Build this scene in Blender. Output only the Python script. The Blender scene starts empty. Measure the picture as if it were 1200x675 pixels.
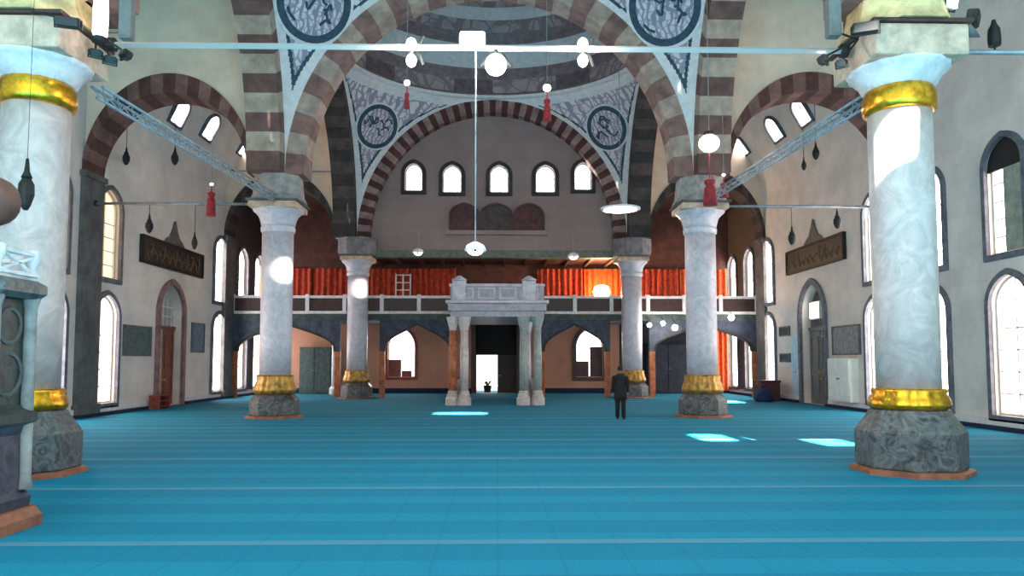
import bpy, bmesh, math, random
from mathutils import Vector, Matrix
random.seed(7)
sc = bpy.context.scene
COL = sc.collection
PI = math.pi

# ------------------------------------------------------------------ camera
H, F = 1.9, 870.0
PITCH, YAW = math.atan(56 / 870), math.atan(18 / 870)
CAM = Vector((0, 0, H))
FW = Vector((math.sin(YAW) * math.cos(PITCH), math.cos(YAW) * math.cos(PITCH), math.sin(PITCH)))
RT = Vector((math.cos(YAW), -math.sin(YAW), 0))
UP = RT.cross(FW)
cd = bpy.data.cameras.new('camera'); cam = bpy.data.objects.new('camera', cd); COL.objects.link(cam)
cd.sensor_width = 36; cd.lens = F * 36 / 1200; cd.shift_y = 29.5 / 1200; cd.clip_end = 300
cam.location = CAM
cam.rotation_euler = (PI / 2 + PITCH, 0, -YAW)
sc.camera = cam

def at(x, y, Y=None, X=None):
    """the place where the sight line of a photo point meets the plane Y=const or X=const"""
    d = FW * F + RT * (x - 600) + UP * (367 - y)
    t = (Y / d.y) if Y is not None else (X / d.x)
    return CAM + d * t

# ------------------------------------------------------------------ materials
def lin(c):
    r = []
    for v in c:
        v /= 255
        r.append(v / 12.92 if v <= .04045 else ((v + .055) / 1.055) ** 2.4)
    return (*r, 1)

MATS = {}
def M(name, col, rough=.7, metal=0, var=0., scale=3., col2=None, bump=0., emit=0., ecol=None, vein=False):
    if name in MATS: return MATS[name]
    m = bpy.data.materials.new(name); m.use_nodes = True
    nt = m.node_tree; b = nt.nodes['Principled BSDF']
    b.inputs['Roughness'].default_value = rough; b.inputs['Metallic'].default_value = metal
    b.inputs['Base Color'].default_value = lin(col)
    tc = nt.nodes.new('ShaderNodeTexCoord')
    n = nt.nodes.new('ShaderNodeTexNoise'); n.inputs['Scale'].default_value = scale
    n.inputs['Detail'].default_value = 6; n.inputs['Roughness'].default_value = .65
    if vein: n.inputs['Distortion'].default_value = 2.2
    nt.links.new(tc.outputs['Object'], n.inputs['Vector'])
    if var > 0 or col2:
        r = nt.nodes.new('ShaderNodeValToRGB')
        c2 = col2 or tuple(max(0, v * (1 - var)) for v in col)
        c1 = col if col2 else tuple(min(255, v * (1 + var * .6)) for v in col)
        r.color_ramp.elements[0].position = .36; r.color_ramp.elements[0].color = lin(c2)
        r.color_ramp.elements[1].position = .64; r.color_ramp.elements[1].color = lin(c1)
        nt.links.new(n.outputs['Fac'], r.inputs['Fac']); nt.links.new(r.outputs['Color'], b.inputs['Base Color'])
    if bump:
        bp = nt.nodes.new('ShaderNodeBump'); bp.inputs['Strength'].default_value = bump; bp.inputs['Distance'].default_value = .03
        nt.links.new(n.outputs['Fac'], bp.inputs['Height']); nt.links.new(bp.outputs['Normal'], b.inputs['Normal'])
    if emit:
        b.inputs['Emission Color'].default_value = lin(ecol or col); b.inputs['Emission Strength'].default_value = emit
    MATS[name] = m
    return m

def wall_mat(name, col, mortar, var=.06):
    """plastered ashlar: large blocks with faint joints"""
    m = M(name, col, .85, var=var, scale=.7, bump=.15)
    nt = m.node_tree; b = nt.nodes['Principled BSDF']
    src = b.inputs['Base Color'].links[0].from_socket
    tc = nt.nodes.new('ShaderNodeTexCoord')
    sp = nt.nodes.new('ShaderNodeSeparateXYZ'); cb = nt.nodes.new('ShaderNodeCombineXYZ')
    ad = nt.nodes.new('ShaderNodeMath'); ad.operation = 'ADD'
    nt.links.new(tc.outputs['Object'], sp.inputs[0])
    nt.links.new(sp.outputs['X'], ad.inputs[0]); nt.links.new(sp.outputs['Y'], ad.inputs[1])
    nt.links.new(ad.outputs[0], cb.inputs['X']); nt.links.new(sp.outputs['Z'], cb.inputs['Y'])
    br = nt.nodes.new('ShaderNodeTexBrick'); br.inputs['Scale'].default_value = 1
    br.inputs['Brick Width'].default_value = 1.1; br.inputs['Row Height'].default_value = .52
    br.inputs['Mortar Size'].default_value = .012; br.inputs['Mortar Smooth'].default_value = .6
    br.inputs['Color1'].default_value = (1, 1, 1, 1); br.inputs['Color2'].default_value = (.93, .93, .93, 1)
    br.inputs['Mortar'].default_value = (mortar, mortar, mortar, 1)
    nt.links.new(cb.outputs[0], br.inputs['Vector'])
    mx = nt.nodes.new('ShaderNodeMix'); mx.data_type = 'RGBA'; mx.blend_type = 'MULTIPLY'; mx.inputs['Factor'].default_value = 1
    nt.links.new(src, mx.inputs['A']); nt.links.new(br.outputs['Color'], mx.inputs['B'])
    nt.links.new(mx.outputs['Result'], b.inputs['Base Color'])
    return m

def painted_mat(name, base, ink, scale, thr=.5):
    """painted scrollwork: thin curling lines over a pale ground"""
    m = M(name, base, .8, var=.08, scale=2)
    nt = m.node_tree; b = nt.nodes['Principled BSDF']
    src = b.inputs['Base Color'].links[0].from_socket
    tc = nt.nodes.new('ShaderNodeTexCoord')
    v = nt.nodes.new('ShaderNodeTexVoronoi'); v.feature = 'DISTANCE_TO_EDGE'; v.inputs['Scale'].default_value = scale
    w = nt.nodes.new('ShaderNodeTexWave'); w.wave_type = 'RINGS'; w.inputs['Scale'].default_value = scale * .55
    w.inputs['Distortion'].default_value = 7; w.inputs['Detail'].default_value = 1
    nt.links.new(tc.outputs['Object'], v.inputs['Vector']); nt.links.new(tc.outputs['Object'], w.inputs['Vector'])
    r = nt.nodes.new('ShaderNodeValToRGB'); r.color_ramp.elements[0].position = thr - .06; r.color_ramp.elements[1].position = thr + .06
    nt.links.new(w.outputs['Fac'], r.inputs['Fac'])
    r2 = nt.nodes.new('ShaderNodeValToRGB'); r2.color_ramp.elements[0].position = .03; r2.color_ramp.elements[1].position = .07
    nt.links.new(v.outputs['Distance'], r2.inputs['Fac'])
    mu = nt.nodes.new('ShaderNodeMath'); mu.operation = 'MULTIPLY'
    nt.links.new(r.outputs['Color'], mu.inputs[0]); nt.links.new(r2.outputs['Color'], mu.inputs[1])
    mx = nt.nodes.new('ShaderNodeMix'); mx.data_type = 'RGBA'
    nt.links.new(mu.outputs[0], mx.inputs['Factor'])
    mx.inputs['A'].default_value = lin(ink); nt.links.new(src, mx.inputs['B'])
    nt.links.new(mx.outputs['Result'], b.inputs['Base Color'])
    return m

def carpet_mat():
    m = M('turquoise carpet', (14, 120, 148), .95, var=.10, scale=40, bump=.2)
    nt = m.node_tree; b = nt.nodes['Principled BSDF']
    src = b.inputs['Base Color'].links[0].from_socket
    tc = nt.nodes.new('ShaderNodeTexCoord'); sp = nt.nodes.new('ShaderNodeSeparateXYZ')
    nt.links.new(tc.outputs['Object'], sp.inputs[0])
    def saw(sock, period, off):
        a = nt.nodes.new('ShaderNodeMath'); a.operation = 'ADD'; a.inputs[1].default_value = off
        d = nt.nodes.new('ShaderNodeMath'); d.operation = 'DIVIDE'; d.inputs[1].default_value = period
        f = nt.nodes.new('ShaderNodeMath'); f.operation = 'FRACT'
        nt.links.new(sock, a.inputs[0]); nt.links.new(a.outputs[0], d.inputs[0]); nt.links.new(d.outputs[0], f.inputs[0])
        return f.outputs[0]
    def stripe(sock, w):
        c = nt.nodes.new('ShaderNodeMath'); c.operation = 'LESS_THAN'; c.inputs[1].default_value = w
        nt.links.new(sock, c.inputs[0]); return c.outputs[0]
    def mix(a, bcol, fac, k, mode='MIX'):
        mk = nt.nodes.new('ShaderNodeMath'); mk.operation = 'MULTIPLY'; mk.inputs[1].default_value = k
        nt.links.new(fac, mk.inputs[0])
        mx = nt.nodes.new('ShaderNodeMix'); mx.data_type = 'RGBA'; mx.blend_type = mode
        nt.links.new(mk.outputs[0], mx.inputs['Factor']); nt.links.new(a, mx.inputs['A'])
        mx.inputs['B'].default_value = lin(bcol); return mx.outputs['Result']
    c = mix(src, (28, 146, 174), stripe(saw(sp.outputs['Y'], 1.12, .05), .5), .30)      # alternate prayer rows
    c = mix(c, (8, 92, 118), stripe(saw(sp.outputs['X'], .62, 0), .06), .18)            # joins between mats
    c = mix(c, (9, 100, 136), stripe(saw(sp.outputs['Y'], 1.12, .05), .07), .5)
    c = mix(c, (140, 142, 150), stripe(saw(sp.outputs['Y'], 3.36, 2.2), .05), .35)        # pale row lines
    nt.links.new(c, b.inputs['Base Color'])
    b.inputs['Specular IOR Level'].default_value = .2
    return m

WALL = wall_mat('pale grey stone wall', (224, 210, 202), .88)
CREAM = wall_mat('cream plaster', (238, 208, 184), .95)
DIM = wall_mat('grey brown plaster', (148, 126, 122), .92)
PINKW = wall_mat('pinkish plaster', (186, 132, 108), .92)
RED = M('dull red voussoir stone', (108, 66, 60), .8, var=.25, scale=2)
PALE = M('cream voussoir stone', (176, 148, 134), .8, var=.15, scale=2)
ROSE = M('rose voussoir stone', (138, 100, 92), .8, var=.2, scale=2)
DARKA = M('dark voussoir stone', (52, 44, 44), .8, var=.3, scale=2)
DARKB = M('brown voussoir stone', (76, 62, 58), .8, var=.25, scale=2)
PILA = M('dark grey pilaster stone', (96, 91, 90), .8, var=.2, scale=2)
MARBLE = M('veined pale marble', (208, 190, 186), .38, scale=1.6, col2=(176, 160, 156), vein=True)
MARBLEG = M('grey marble', (210, 200, 208), .4, scale=2.2, col2=(182, 172, 180), vein=True)
PLINTH = M('dark mottled marble', (112, 108, 106), .4, scale=4, col2=(40, 40, 44), vein=True)
BEIGE = M('beige carved stone', (200, 166, 144), .75, var=.15, scale=3)
LILAC = M('pale lilac stone', (216, 206, 208), .6, var=.1, scale=3)
OCHRE = M('ochre painted stone', (206, 172, 124), .75, var=.25, scale=1.6)
GOLD = M('gilded metal', (226, 160, 40), .28, .85, var=.2, scale=6)
DGOLD = M('dull gilding', (168, 124, 60), .4, .6, var=.3, scale=6)
BROWN = M('brown wooden step', (150, 88, 62), .6, var=.2, scale=4)
WOODD = M('dark wood', (60, 34, 28), .5, var=.3, scale=5)
WOODR = M('red brown wood', (128, 52, 40), .5, var=.25, scale=5)
ORNG = M('orange brown wood', (176, 96, 56), .55, var=.25, scale=4)
IRON = M('grey painted iron', (150, 152, 156), .45, .4, var=.15, scale=4)
IRONB = M('pale blue grey iron', (150, 162, 172), .45, .3, var=.15, scale=4)
BLACK = M('black enamel', (12, 11, 12), .65, var=.2, scale=6)
GREYP = M('grey plastic', (104, 100, 98), .5, var=.1, scale=6)
WHITEP = M('white enamel', (236, 234, 230), .4, var=.03, scale=6)
WHITE = M('white painted stone', (226, 216, 218), .55, var=.08, scale=4)
NAVY = M('navy carpet edge', (16, 30, 58), .9, var=.2, scale=10)
SURR = M('slate window surround', (98, 98, 108), .7, var=.2, scale=4)
LEAD = M('pale lattice bars', (196, 190, 186), .6)
BLUED = M('dark blue grey paint', (62, 68, 84), .7, var=.3, scale=3)
GREENB = M('grey green board', (78, 92, 90), .6, var=.2, scale=5)
BLUEB = M('slate blue board', (92, 108, 128), .6, var=.2, scale=5)
PBLUE = M('pale blue painted panel', (176, 200, 214), .6, var=.08, scale=4)
REDT = M('red silk', (150, 26, 34), .7, var=.3, scale=12)
CURT = M('red orange cloth', (178, 56, 30), .85, var=.25, scale=5)
CURTLIT = M('lamplit orange cloth', (212, 84, 34), .85, var=.2, scale=5)  # brighter copy of the curtain cloth, glow put into its colour
GCURT = M('grey green drape', (150, 152, 138), .9, var=.12, scale=4)
PAINT = painted_mat('painted pendentive scrollwork', (222, 208, 210), (148, 142, 158), 2.2, .28)
MEDAL = painted_mat('medallion ground', (212, 200, 206), (140, 134, 150), 4.2, .34)
DOMEP = painted_mat('painted dome', (172, 152, 152), (138, 120, 122), 1.5, .3)
BORD = M('white painted border', (216, 212, 212), .8, var=.06, scale=4)
TEAL = M('dark teal painted line', (52, 72, 88), .8, var=.2, scale=6)
GREEN = M('dark green carved marble', (54, 66, 60), .4, scale=4, col2=(22, 24, 30), vein=True)
BULB = M('lit lamp glass', (255, 250, 242), .4, emit=9)
BULBW = M('lit warm lamp glass', (255, 214, 150), .4, emit=14)
def pane_mat(name, col, e):
    m = M(name, col, .5, emit=e, var=.05, scale=9)
    return m
PANE = pane_mat('daylit white window glass', (255, 252, 248), 4.6)
PANEC = pane_mat('daylit cream window glass', (255, 212, 150), .85)
PANEP = pane_mat('daylit pinkish window glass', (255, 236, 226), 3.0)

# ------------------------------------------------------------------ mesh helpers
class MB:
    def __init__(s): s.bm = bmesh.new()
    def q(s, pts, mi=0):
        try:
            f = s.bm.faces.new([s.bm.verts.new(p) for p in pts]); f.material_index = mi; return f
        except ValueError: return None
    def box(s, c, d, mi=0, rz=0, bev=0):
        m = Matrix.Translation(c) @ Matrix.Rotation(rz, 4, 'Z') @ Matrix.Diagonal((*d, 1))
        r = bmesh.ops.create_cube(s.bm, size=1, matrix=m)
        for v in r['verts']:
            for f in v.link_faces: f.material_index = mi
        if bev:
            es = list({e for v in r['verts'] for e in v.link_edges})
            bmesh.ops.bevel(s.bm, geom=es, offset=bev, segments=2, affect='EDGES', profile=.6)
        return s
    def b2(s, x0, x1, y0, y1, z0, z1, mi=0, bev=0):
        return s.box(((x0 + x1) / 2, (y0 + y1) / 2, (z0 + z1) / 2), (x1 - x0, y1 - y0, z1 - z0), mi, 0, bev)
    def bar(s, a, b, r, n=8, mi=0, r2=None):
        a, b = Vector(a), Vector(b); d = b - a
        q = d.to_track_quat('Z', 'Y').to_matrix().to_4x4()
        m = Matrix.Translation((a + b) / 2) @ q
        g = bmesh.ops.create_cone(s.bm, cap_ends=True, segments=n, radius1=r, radius2=r if r2 is None else r2, depth=d.length, matrix=m)
        for v in g['verts']:
            for f in v.link_faces: f.material_index = mi; f.smooth = n > 6 and len(f.verts) == 4
        return s
    def lathe(s, prof, c=(0, 0, 0), n=24, mi=0, lobes=0, amp=0, rot=0, smooth=True, caps=True):
        rings = []
        for r, z in prof:
            ring = []
            for i in range(n):
                a = rot + 2 * PI * i / n
                rr = r * (1 + (amp * abs(math.cos(a * lobes / 2)) if lobes else 0))
                ring.append(s.bm.verts.new((c[0] + rr * math.cos(a), c[1] + rr * math.sin(a), c[2] + z)))
            rings.append(ring)
        for k in range(len(rings) - 1):
            for i in range(n):
                f = s.bm.faces.new((rings[k][i], rings[k][(i + 1) % n], rings[k + 1][(i + 1) % n], rings[k + 1][i]))
                f.material_index = mi; f.smooth = smooth
        if caps:
            for ring, fl in ((rings[0], True), (rings[-1], False)):
                f = s.bm.faces.new(ring[::-1] if fl else ring); f.material_index = mi
        return s
    def ball(s, c, r, sc=(1, 1, 1), mi=0, n=16):
        m = Matrix.Translation(c) @ Matrix.Diagonal((r * sc[0], r * sc[1], r * sc[2], 1))
        g = bmesh.ops.create_uvsphere(s.bm, u_segments=n, v_segments=max(6, n * 2 // 3), radius=1, matrix=m)
        for v in g['verts']:
            for f in v.link_faces: f.material_index = mi; f.smooth = True
        return s
    def prism(s, poly, fn, p0, p1, mi=0):
        """poly of (u,z), extruded from plane p0 to p1 by fn(u,z,p)"""
        a = [s.bm.verts.new(fn(u, z, p0)) for u, z in poly]; b = [s.bm.verts.new(fn(u, z, p1)) for u, z in poly]
        fs = [s.bm.faces.new(a), s.bm.faces.new(b[::-1])]
        n = len(poly)
        for i in range(n): fs.append(s.bm.faces.new((a[i], b[i], b[(i + 1) % n], a[(i + 1) % n])))
        for f in fs: f.material_index = mi
        return s
    def band(s, inner, outer, fn, p0, p1, mi=0, closed=True):
        n = len(inner)
        L = [[s.bm.verts.new(fn(u, z, p)) for u, z in poly] for p in (p0, p1) for poly in (inner, outer)]
        i0, o0, i1, o1 = L
        for i in range(n if closed else n - 1):
            j = (i + 1) % n
            for f in ((i0[i], i0[j], o0[j], o0[i]), (i1[i], o1[i], o1[j], i1[j]), (i0[i], i1[i], i1[j], i0[j]), (o0[i], o0[j], o1[j], o1[i])):
                s.bm.faces.new(f).material_index = mi
        if not closed:
            for k in (0, n - 1): s.bm.faces.new((i0[k], o0[k], o1[k], i1[k])).material_index = mi
        return s
    def build(s, name, mats, parent=None, kind=None):
        bmesh.ops.recalc_face_normals(s.bm, faces=s.bm.faces)
        me = bpy.data.meshes.new(name); s.bm.to_mesh(me); s.bm.free()
        for m in (mats if isinstance(mats, (list, tuple)) else [mats]): me.materials.append(m)
        o = bpy.data.objects.new(name, me); COL.objects.link(o)
        if parent: attach(o, parent)
        if kind: o['kind'] = kind
        return o

WLOC = {}
def attach(o, parent):
    o.parent = parent
    o.matrix_parent_inverse = Matrix.Translation(-Vector(WLOC.get(parent.name, (0, 0, 0))))
def tag(o, label, cat, group=None, kind=None):
    o['label'] = label; o['category'] = cat
    if group: o['group'] = group
    if kind: o['kind'] = kind
    return o
def thing(name, label, cat, loc, group=None, kind=None):
    o = bpy.data.objects.new(name, None); COL.objects.link(o); o.location = loc; o.empty_display_size = .2
    WLOC[o.name] = tuple(loc)
    return tag(o, label, cat, group, kind)
def fx(p):   # plane of constant X: (u along Y)
    return lambda u, z, d: (d, u, z)
UX = lambda u, z, d: (u, d, z)      # spans X, plane in Y
UY = lambda u, z, d: (d, u, z)      # spans Y, plane in X

def ell(c, zc, rx, rz, n):
    return [(c - rx * math.cos(PI * i / n), zc + rz * math.sin(PI * i / n)) for i in range(n + 1)]

def arch_ring(mb, fn, p0, p1, c, zc, ri, ro, n, sub=2):
    N = n * sub
    I, O = ell(c, zc, ri[0], ri[1], N), ell(c, zc, ro[0], ro[1], N)
    for k in range(n):
        i, o = I[k * sub:(k + 1) * sub + 1], O[k * sub:(k + 1) * sub + 1]
        mb.band(i, o, fn, p0, p1, k % 2, closed=False)

def arch_wall(mb, fn, p0, p1, c, zc, rx, rz, u0, u1, ztop, n=32, mi=0):
    A = ell(c, zc, rx, rz, n)
    cols = ([] if u0 >= c - rx - 1e-4 else [(u0, zc)]) + A + ([] if u1 <= c + rx + 1e-4 else [(u1, zc)])
    mb.band(cols, [(u, ztop) for u, _ in cols], fn, p0, p1, mi, closed=False)

def pointed(w, z0, zs, zt, c=0, n=8):
    cc = w * .35; R = w + cc; th = math.acos(cc / R); rise = R * math.sin(th)
    right = [(c - cc + R * math.cos(th * i / n), zs + (zt - zs) * R * math.sin(th * i / n) / rise) for i in range(n + 1)]
    left = [(2 * c - u, z) for u, z in right[:-1]][::-1]
    return [(c - w, z0), (c + w, z0)] + right + left
def grow(poly, d):
    n = len(poly); out = []
    for i in range(n):
        a, b, c = Vector(poly[i - 1]), Vector(poly[i]), Vector(poly[(i + 1) % n])
        n1 = (b - a).normalized(); n2 = (c - b).normalized()
        m1, m2 = Vector((n1.y, -n1.x)), Vector((n2.y, -n2.x))
        m = (m1 + m2); m = m / max(.4, m.length_squared / 2) if m.length > 1e-6 else m1
        out.append((b.x + m.x * d, b.y + m.y * d))
    return out

def wall_holes(name, mat, fn, p_in, p_out, u0, u1, z0, z1, holes, label, cat='wall'):
    mb = MB(); bm = mb.bm
    for p in (p_in, p_out):
        es = []
        for loop in [[(u0, z0), (u1, z0), (u1, z1), (u0, z1)]] + holes:
            vs = [bm.verts.new(fn(u, z, p)) for u, z in loop]
            es += [bm.edges.new((vs[i], vs[(i + 1) % len(vs)])) for i in range(len(vs))]
        bmesh.ops.triangle_fill(bm, edges=es, use_beauty=True)
    for loop in [[(u0, z0), (u1, z0), (u1, z1), (u0, z1)]] + holes:
        n = len(loop)
        for i in range(n):
            a, b = loop[i], loop[(i + 1) % n]
            mb.q([fn(*a, p_in), fn(*b, p_in), fn(*b, p_out), fn(*a, p_out)])
    o = mb.build(name, mat)
    return tag(o, label, cat, kind='structure')

WIN = [0]
def window(fn, poly, p_in, p_out, pane, label, bars=(1, 4), surr=SURR, sw=.16, extra=None, group=None):
    """poly opening in a wall whose inner face is p_in and which runs out to p_out"""
    WIN[0] += 1
    us = [u for u, _ in poly]; zs = [z for _, z in poly]; uc, z0, z1 = (min(us) + max(us)) / 2, min(zs), max(zs)
    s = 1 if p_out > p_in else -1
    t = thing('window_%d' % WIN[0], label, 'window', fn(uc, z0, p_in), group, 'structure')
    if sw:
        MB().band(poly, grow(poly, sw), fn, p_in - s * .10, p_in + s * .02).build('window_surround', surr, t)
    d = p_in + s * .2
    MB().prism(poly, fn, d, d + s * .04).build('pane', pane, t)
    mb = MB(); w = max(us) - min(us)
    nv, nh = bars
    f = lambda u0, u1, za, zb: mb.prism([(u0, za), (u1, za), (u1, zb), (u0, zb)], fn, d - s * .05, d - s * .005)
    def ztop(u):
        best = z1
        for i in range(len(poly)):
            (a, za), (b, zb) = poly[i], poly[(i + 1) % len(poly)]
            if za > z0 + .01 and zb > z0 + .01 and min(a, b) <= u <= max(a, b) and abs(a - b) > 1e-6:
                best = za + (zb - za) * (u - a) / (b - a)
        return best
    for i in range(nv):
        u = min(us) + w * (i + 1) / (nv + 1); f(u - .02, u + .02, z0, ztop(u))
    zspring = z0 + (z1 - z0) * .78
    for i in range(nh):
        z = z0 + (zspring - z0) * (i + 1) / (nh + 1) if nh > 1 else (z0 + zspring) / 2
        f(min(us), max(us), z - .02, z + .02)
    mb.band(grow(poly, -.07), poly, fn, d - s * .08, d - s * .004)
    mb.build('window_frame', LEAD, t)
    if extra: extra(t, fn, d - s * .12, s)
    return t

# ------------------------------------------------------------------ layout numbers
XW = 13.9                                  # side walls
XL, XR = -7.5, 7.05                        # arcade lines
Y1, Y2, Y3, YB = 12.8, 25.4, 38.4, 44.0
CX = (XL + XR) / 2
ZC = 8.2                                   # springing of the great arches
TRO, TRI = (6.95, 7.3), (6.3, 6.6)         # transverse arches outer / inner semi-axes
BAYS = [(Y1, Y2), (Y2, Y3)]

# floor
mb = MB(); mb.b2(-XW - .6, XW + .6, -14, 48, -.3, 0)
tag(mb.build('floor', carpet_mat()), 'turquoise carpeted prayer hall floor with rows of prayer lines', 'floor', kind='structure')

# ------------------------------------------------------------------ side walls and their windows
def lowerp(c): return pointed(.78, .4, 3.45, 4.25, c)
def upperp(c): return pointed(.74, 4.85, 7.3, 8.05, c)
LW = [19.9, 23.3, 26.65, 37.3, 40.6, 43.3]
RW = [19.75, 23.3, 26.75, 37.5, 40.3, 43.2]
nicheL = pointed(1.15, 0.02, 3.9, 5.15, 31.9)
nicheR = pointed(1.2, 0.02, 3.9, 5.3, 32.3)
holesL = [lowerp(c) for c in LW] + [upperp(c) for c in LW] + [nicheL]
holesR = [lowerp(c) for c in RW] + [upperp(c) for c in RW] + [nicheR]
wall_holes('wall_left', WALL, UY, -XW, -XW - .5, -14, Y3 + .6, 0, 17.5, [h for h in holesL if h[0][0] < Y3 + .3], 'pale grey stone side wall on the left with tall arched windows')
wall_holes('wall_right', WALL, UY, XW, XW + .5, -14, Y3 + .6, 0, 17.5, [h for h in holesR if h[0][0] < Y3 + .3], 'pale grey stone side wall on the right with tall arched windows')
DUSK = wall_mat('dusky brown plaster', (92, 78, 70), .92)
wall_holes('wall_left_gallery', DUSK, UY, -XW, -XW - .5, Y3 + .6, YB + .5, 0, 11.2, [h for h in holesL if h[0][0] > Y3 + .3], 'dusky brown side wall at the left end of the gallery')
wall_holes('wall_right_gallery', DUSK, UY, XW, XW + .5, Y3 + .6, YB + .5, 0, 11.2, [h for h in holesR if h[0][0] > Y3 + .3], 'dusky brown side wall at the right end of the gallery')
order = ['nearest the pulpit', 'partly behind the near left column', 'just past the dark pilaster', 'fourth along', 'fifth along, under the dark far arch', 'last before the back wall']
for k, c in enumerate(LW):
    window(UY, lowerp(c), -XW, -XW - .5, PANE if k != 2 else PANEP, 'tall arched lower window in the left wall, ' + order[k])
    window(UY, upperp(c), -XW, -XW - .5, PANEC if k < 3 else PANE, ('cream glowing' if k < 3 else 'white') + ' arched upper window in the left wall, ' + order[k])
orderR = ['nearest at the photo edge', 'just right of the near column', 'behind the near right column', 'fourth along, before the gallery', 'fifth along, beside the gallery', 'last before the back wall']
def low_shutters(spans, m):
    def f(t, fn, p, s):
        for a, b, za, zb in spans:
            sh = MB().prism([(a, za), (b, za), (b, zb), (a, zb)], fn, p, p - s * .05).build('shutter', m, t)
            MB().band([(a + .14, za + .14), (b - .14, za + .14), (b - .14, zb - .14), (a + .14, zb - .14)], [(a + .08, za + .08), (b - .08, za + .08), (b - .08, zb - .08), (a + .08, zb - .08)], fn, p - s * .07, p - s * .03).build('panel_moulding', m, sh)
    return f
def half_shutter(t, fn, p, s):
    c = RW[0]
    MB().prism([(c - .74, 4.9), (c + .12, 4.9), (c + .12, 7.2), (c - .74, 7.2)], fn, p, p - s * .05).build('drape', GCURT, t)
    h = [q for q in upperp(c) if q[1] >= 7.29]
    MB().prism(grow(h, .1), fn, p + s * .02, p - s * .06).build('arched_head_panel', BLACK, t)
for k, c in enumerate(RW):
    window(UY, lowerp(c), XW, XW + .5, PANEP if k < 1 else PANE, 'tall arched lower window in the right wall, ' + orderR[k])
    window(UY, upperp(c), XW, XW + .5, PANEP if k < 1 else PANE, 'arched upper window in the right wall, ' + orderR[k], extra=half_shutter if k == 0 else None)

# niches with doors
def door(n, poly, fn, p, s, c, label, left):
    t = thing('door_%d' % n, label, 'door', fn(c, 0, p), None, 'structure')
    MB().band(poly, grow(poly, .24), fn, p - s * .12, p + s * .02).build('arched_surround', M('rose grey stone', (140, 104, 104), .7, var=.2) if left else SURR, t)
    zmax = 3.3
    up = [(c - 1.15, zmax)] + [(c + 1.15, zmax)] + [q for q in poly if q[1] > zmax]
    d = p + s * .3
    MB().prism(grow(poly, .02), fn, d + s * .12, d + s * .16).build('back_panel', M('grey beige plaster', (176, 166, 160), .8) if left else PILA, t)  # even grey beige tone on the back of the left niche
    mb = MB()
    mb.prism([(c - 1.1, 3.25), (c + 1.1, 3.25), (c + 1.1, 3.4), (c - 1.1, 3.4)], fn, d - s * .05, d + s * .1)
    mb.build('transom', WOODR if left else GREYP, t)
    for k, (a, b) in enumerate(((c - 1.08, c - .03), (c + .03, c + 1.08))):
        m = (WOODR if k == 0 else WOODD) if left else GREYP
        m = WOODR if left and k == 1 else (M('pale door leaf', (172, 150, 140), .6, var=.1) if left else GREYP)
        lf = MB().prism([(a, .03), (b, .03), (b, 3.24), (a, 3.24)], fn, d, d + s * .06).build('door_leaf', m, t)
        mb = MB()
        for za, zb in ((.3, 1.3), (1.5, 3.0)):
            mb.band([(a + .2, za + .06), (b - .2, za + .06), (b - .2, zb - .06), (a + .2, zb - .06)], [(a + .14, za), (b - .14, za), (b - .14, zb), (a + .14, zb)], fn, d - s * .03, d + s * .01)
        mb.build('panel_moulding', m, lf)
        hu = b - .12 if k == 0 else a + .12
        MB().ball(fn(hu, 1.1, d - s * .06), .05).build('door_knob', GOLD, lf)
    if left:
        mb = MB()
        for i in range(5):
            u = c - .8 + .4 * i; mb.prism([(u - .02, 3.4), (u + .02, 3.4), (u + .02, 4.15 + .7 * (1 - abs(u - c) / .95)), (u - .02, 4.15 + .7 * (1 - abs(u - c) / .95))], fn, d, d + s * .04)
        for z in (3.8, 4.2): mb.prism([(c - 1.05, z), (c + 1.05, z), (c + 1.05, z + .04), (c - 1.05, z + .04)], fn, d, d + s * .04)
        mb.build('fanlight_lattice', WHITE, t)
    return t, d
door(1, nicheL, UY, -XW, -1, 31.9, 'red brown double door in a pointed arched niche of the left wall', True)
dR, d = door(2, nicheR, UY, XW, 1, 32.3, 'grey double door in a pointed arched niche of the right wall', False)
t = thing('wall_lamp', 'lit white square lamp high in the grey arched niche of the right wall', 'lamp', (d - .1, 32.6, 3.9))
MB().b2(d - .06, d + .12, 32.2, 33.2, 3.75, 4.55, bev=.02).build('housing', WHITEP, t)
MB().b2(d - .09, d - .06, 32.28, 33.12, 3.82, 4.48).build('lamp_glass', M('bright panel', (255, 252, 246), .4, emit=2.2), t)

# skirting
for s, nm in ((-1, 'left'), (1, 'right')):
    nh = nicheL if s < 0 else nicheR
    a, b = min(u for u, _ in nh) - .25, max(u for u, _ in nh) + .25
    mb = MB()
    for y0, y1 in ((-14, a), (b, YB)):
        x0, x1 = sorted((s * (XW - .10), s * XW)); mb.b2(x0, x1, y0, y1, .12, .3, 0)
        x0, x1 = sorted((s * (XW - .22), s * XW)); mb.b2(x0, x1, y0, y1, 0.001, .12, 1)
    tag(mb.build('baseboard_' + nm, [BORD, NAVY]), 'pale skirting over a dark carpet edge along the %s wall' % nm, 'baseboard', kind='structure')

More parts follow.
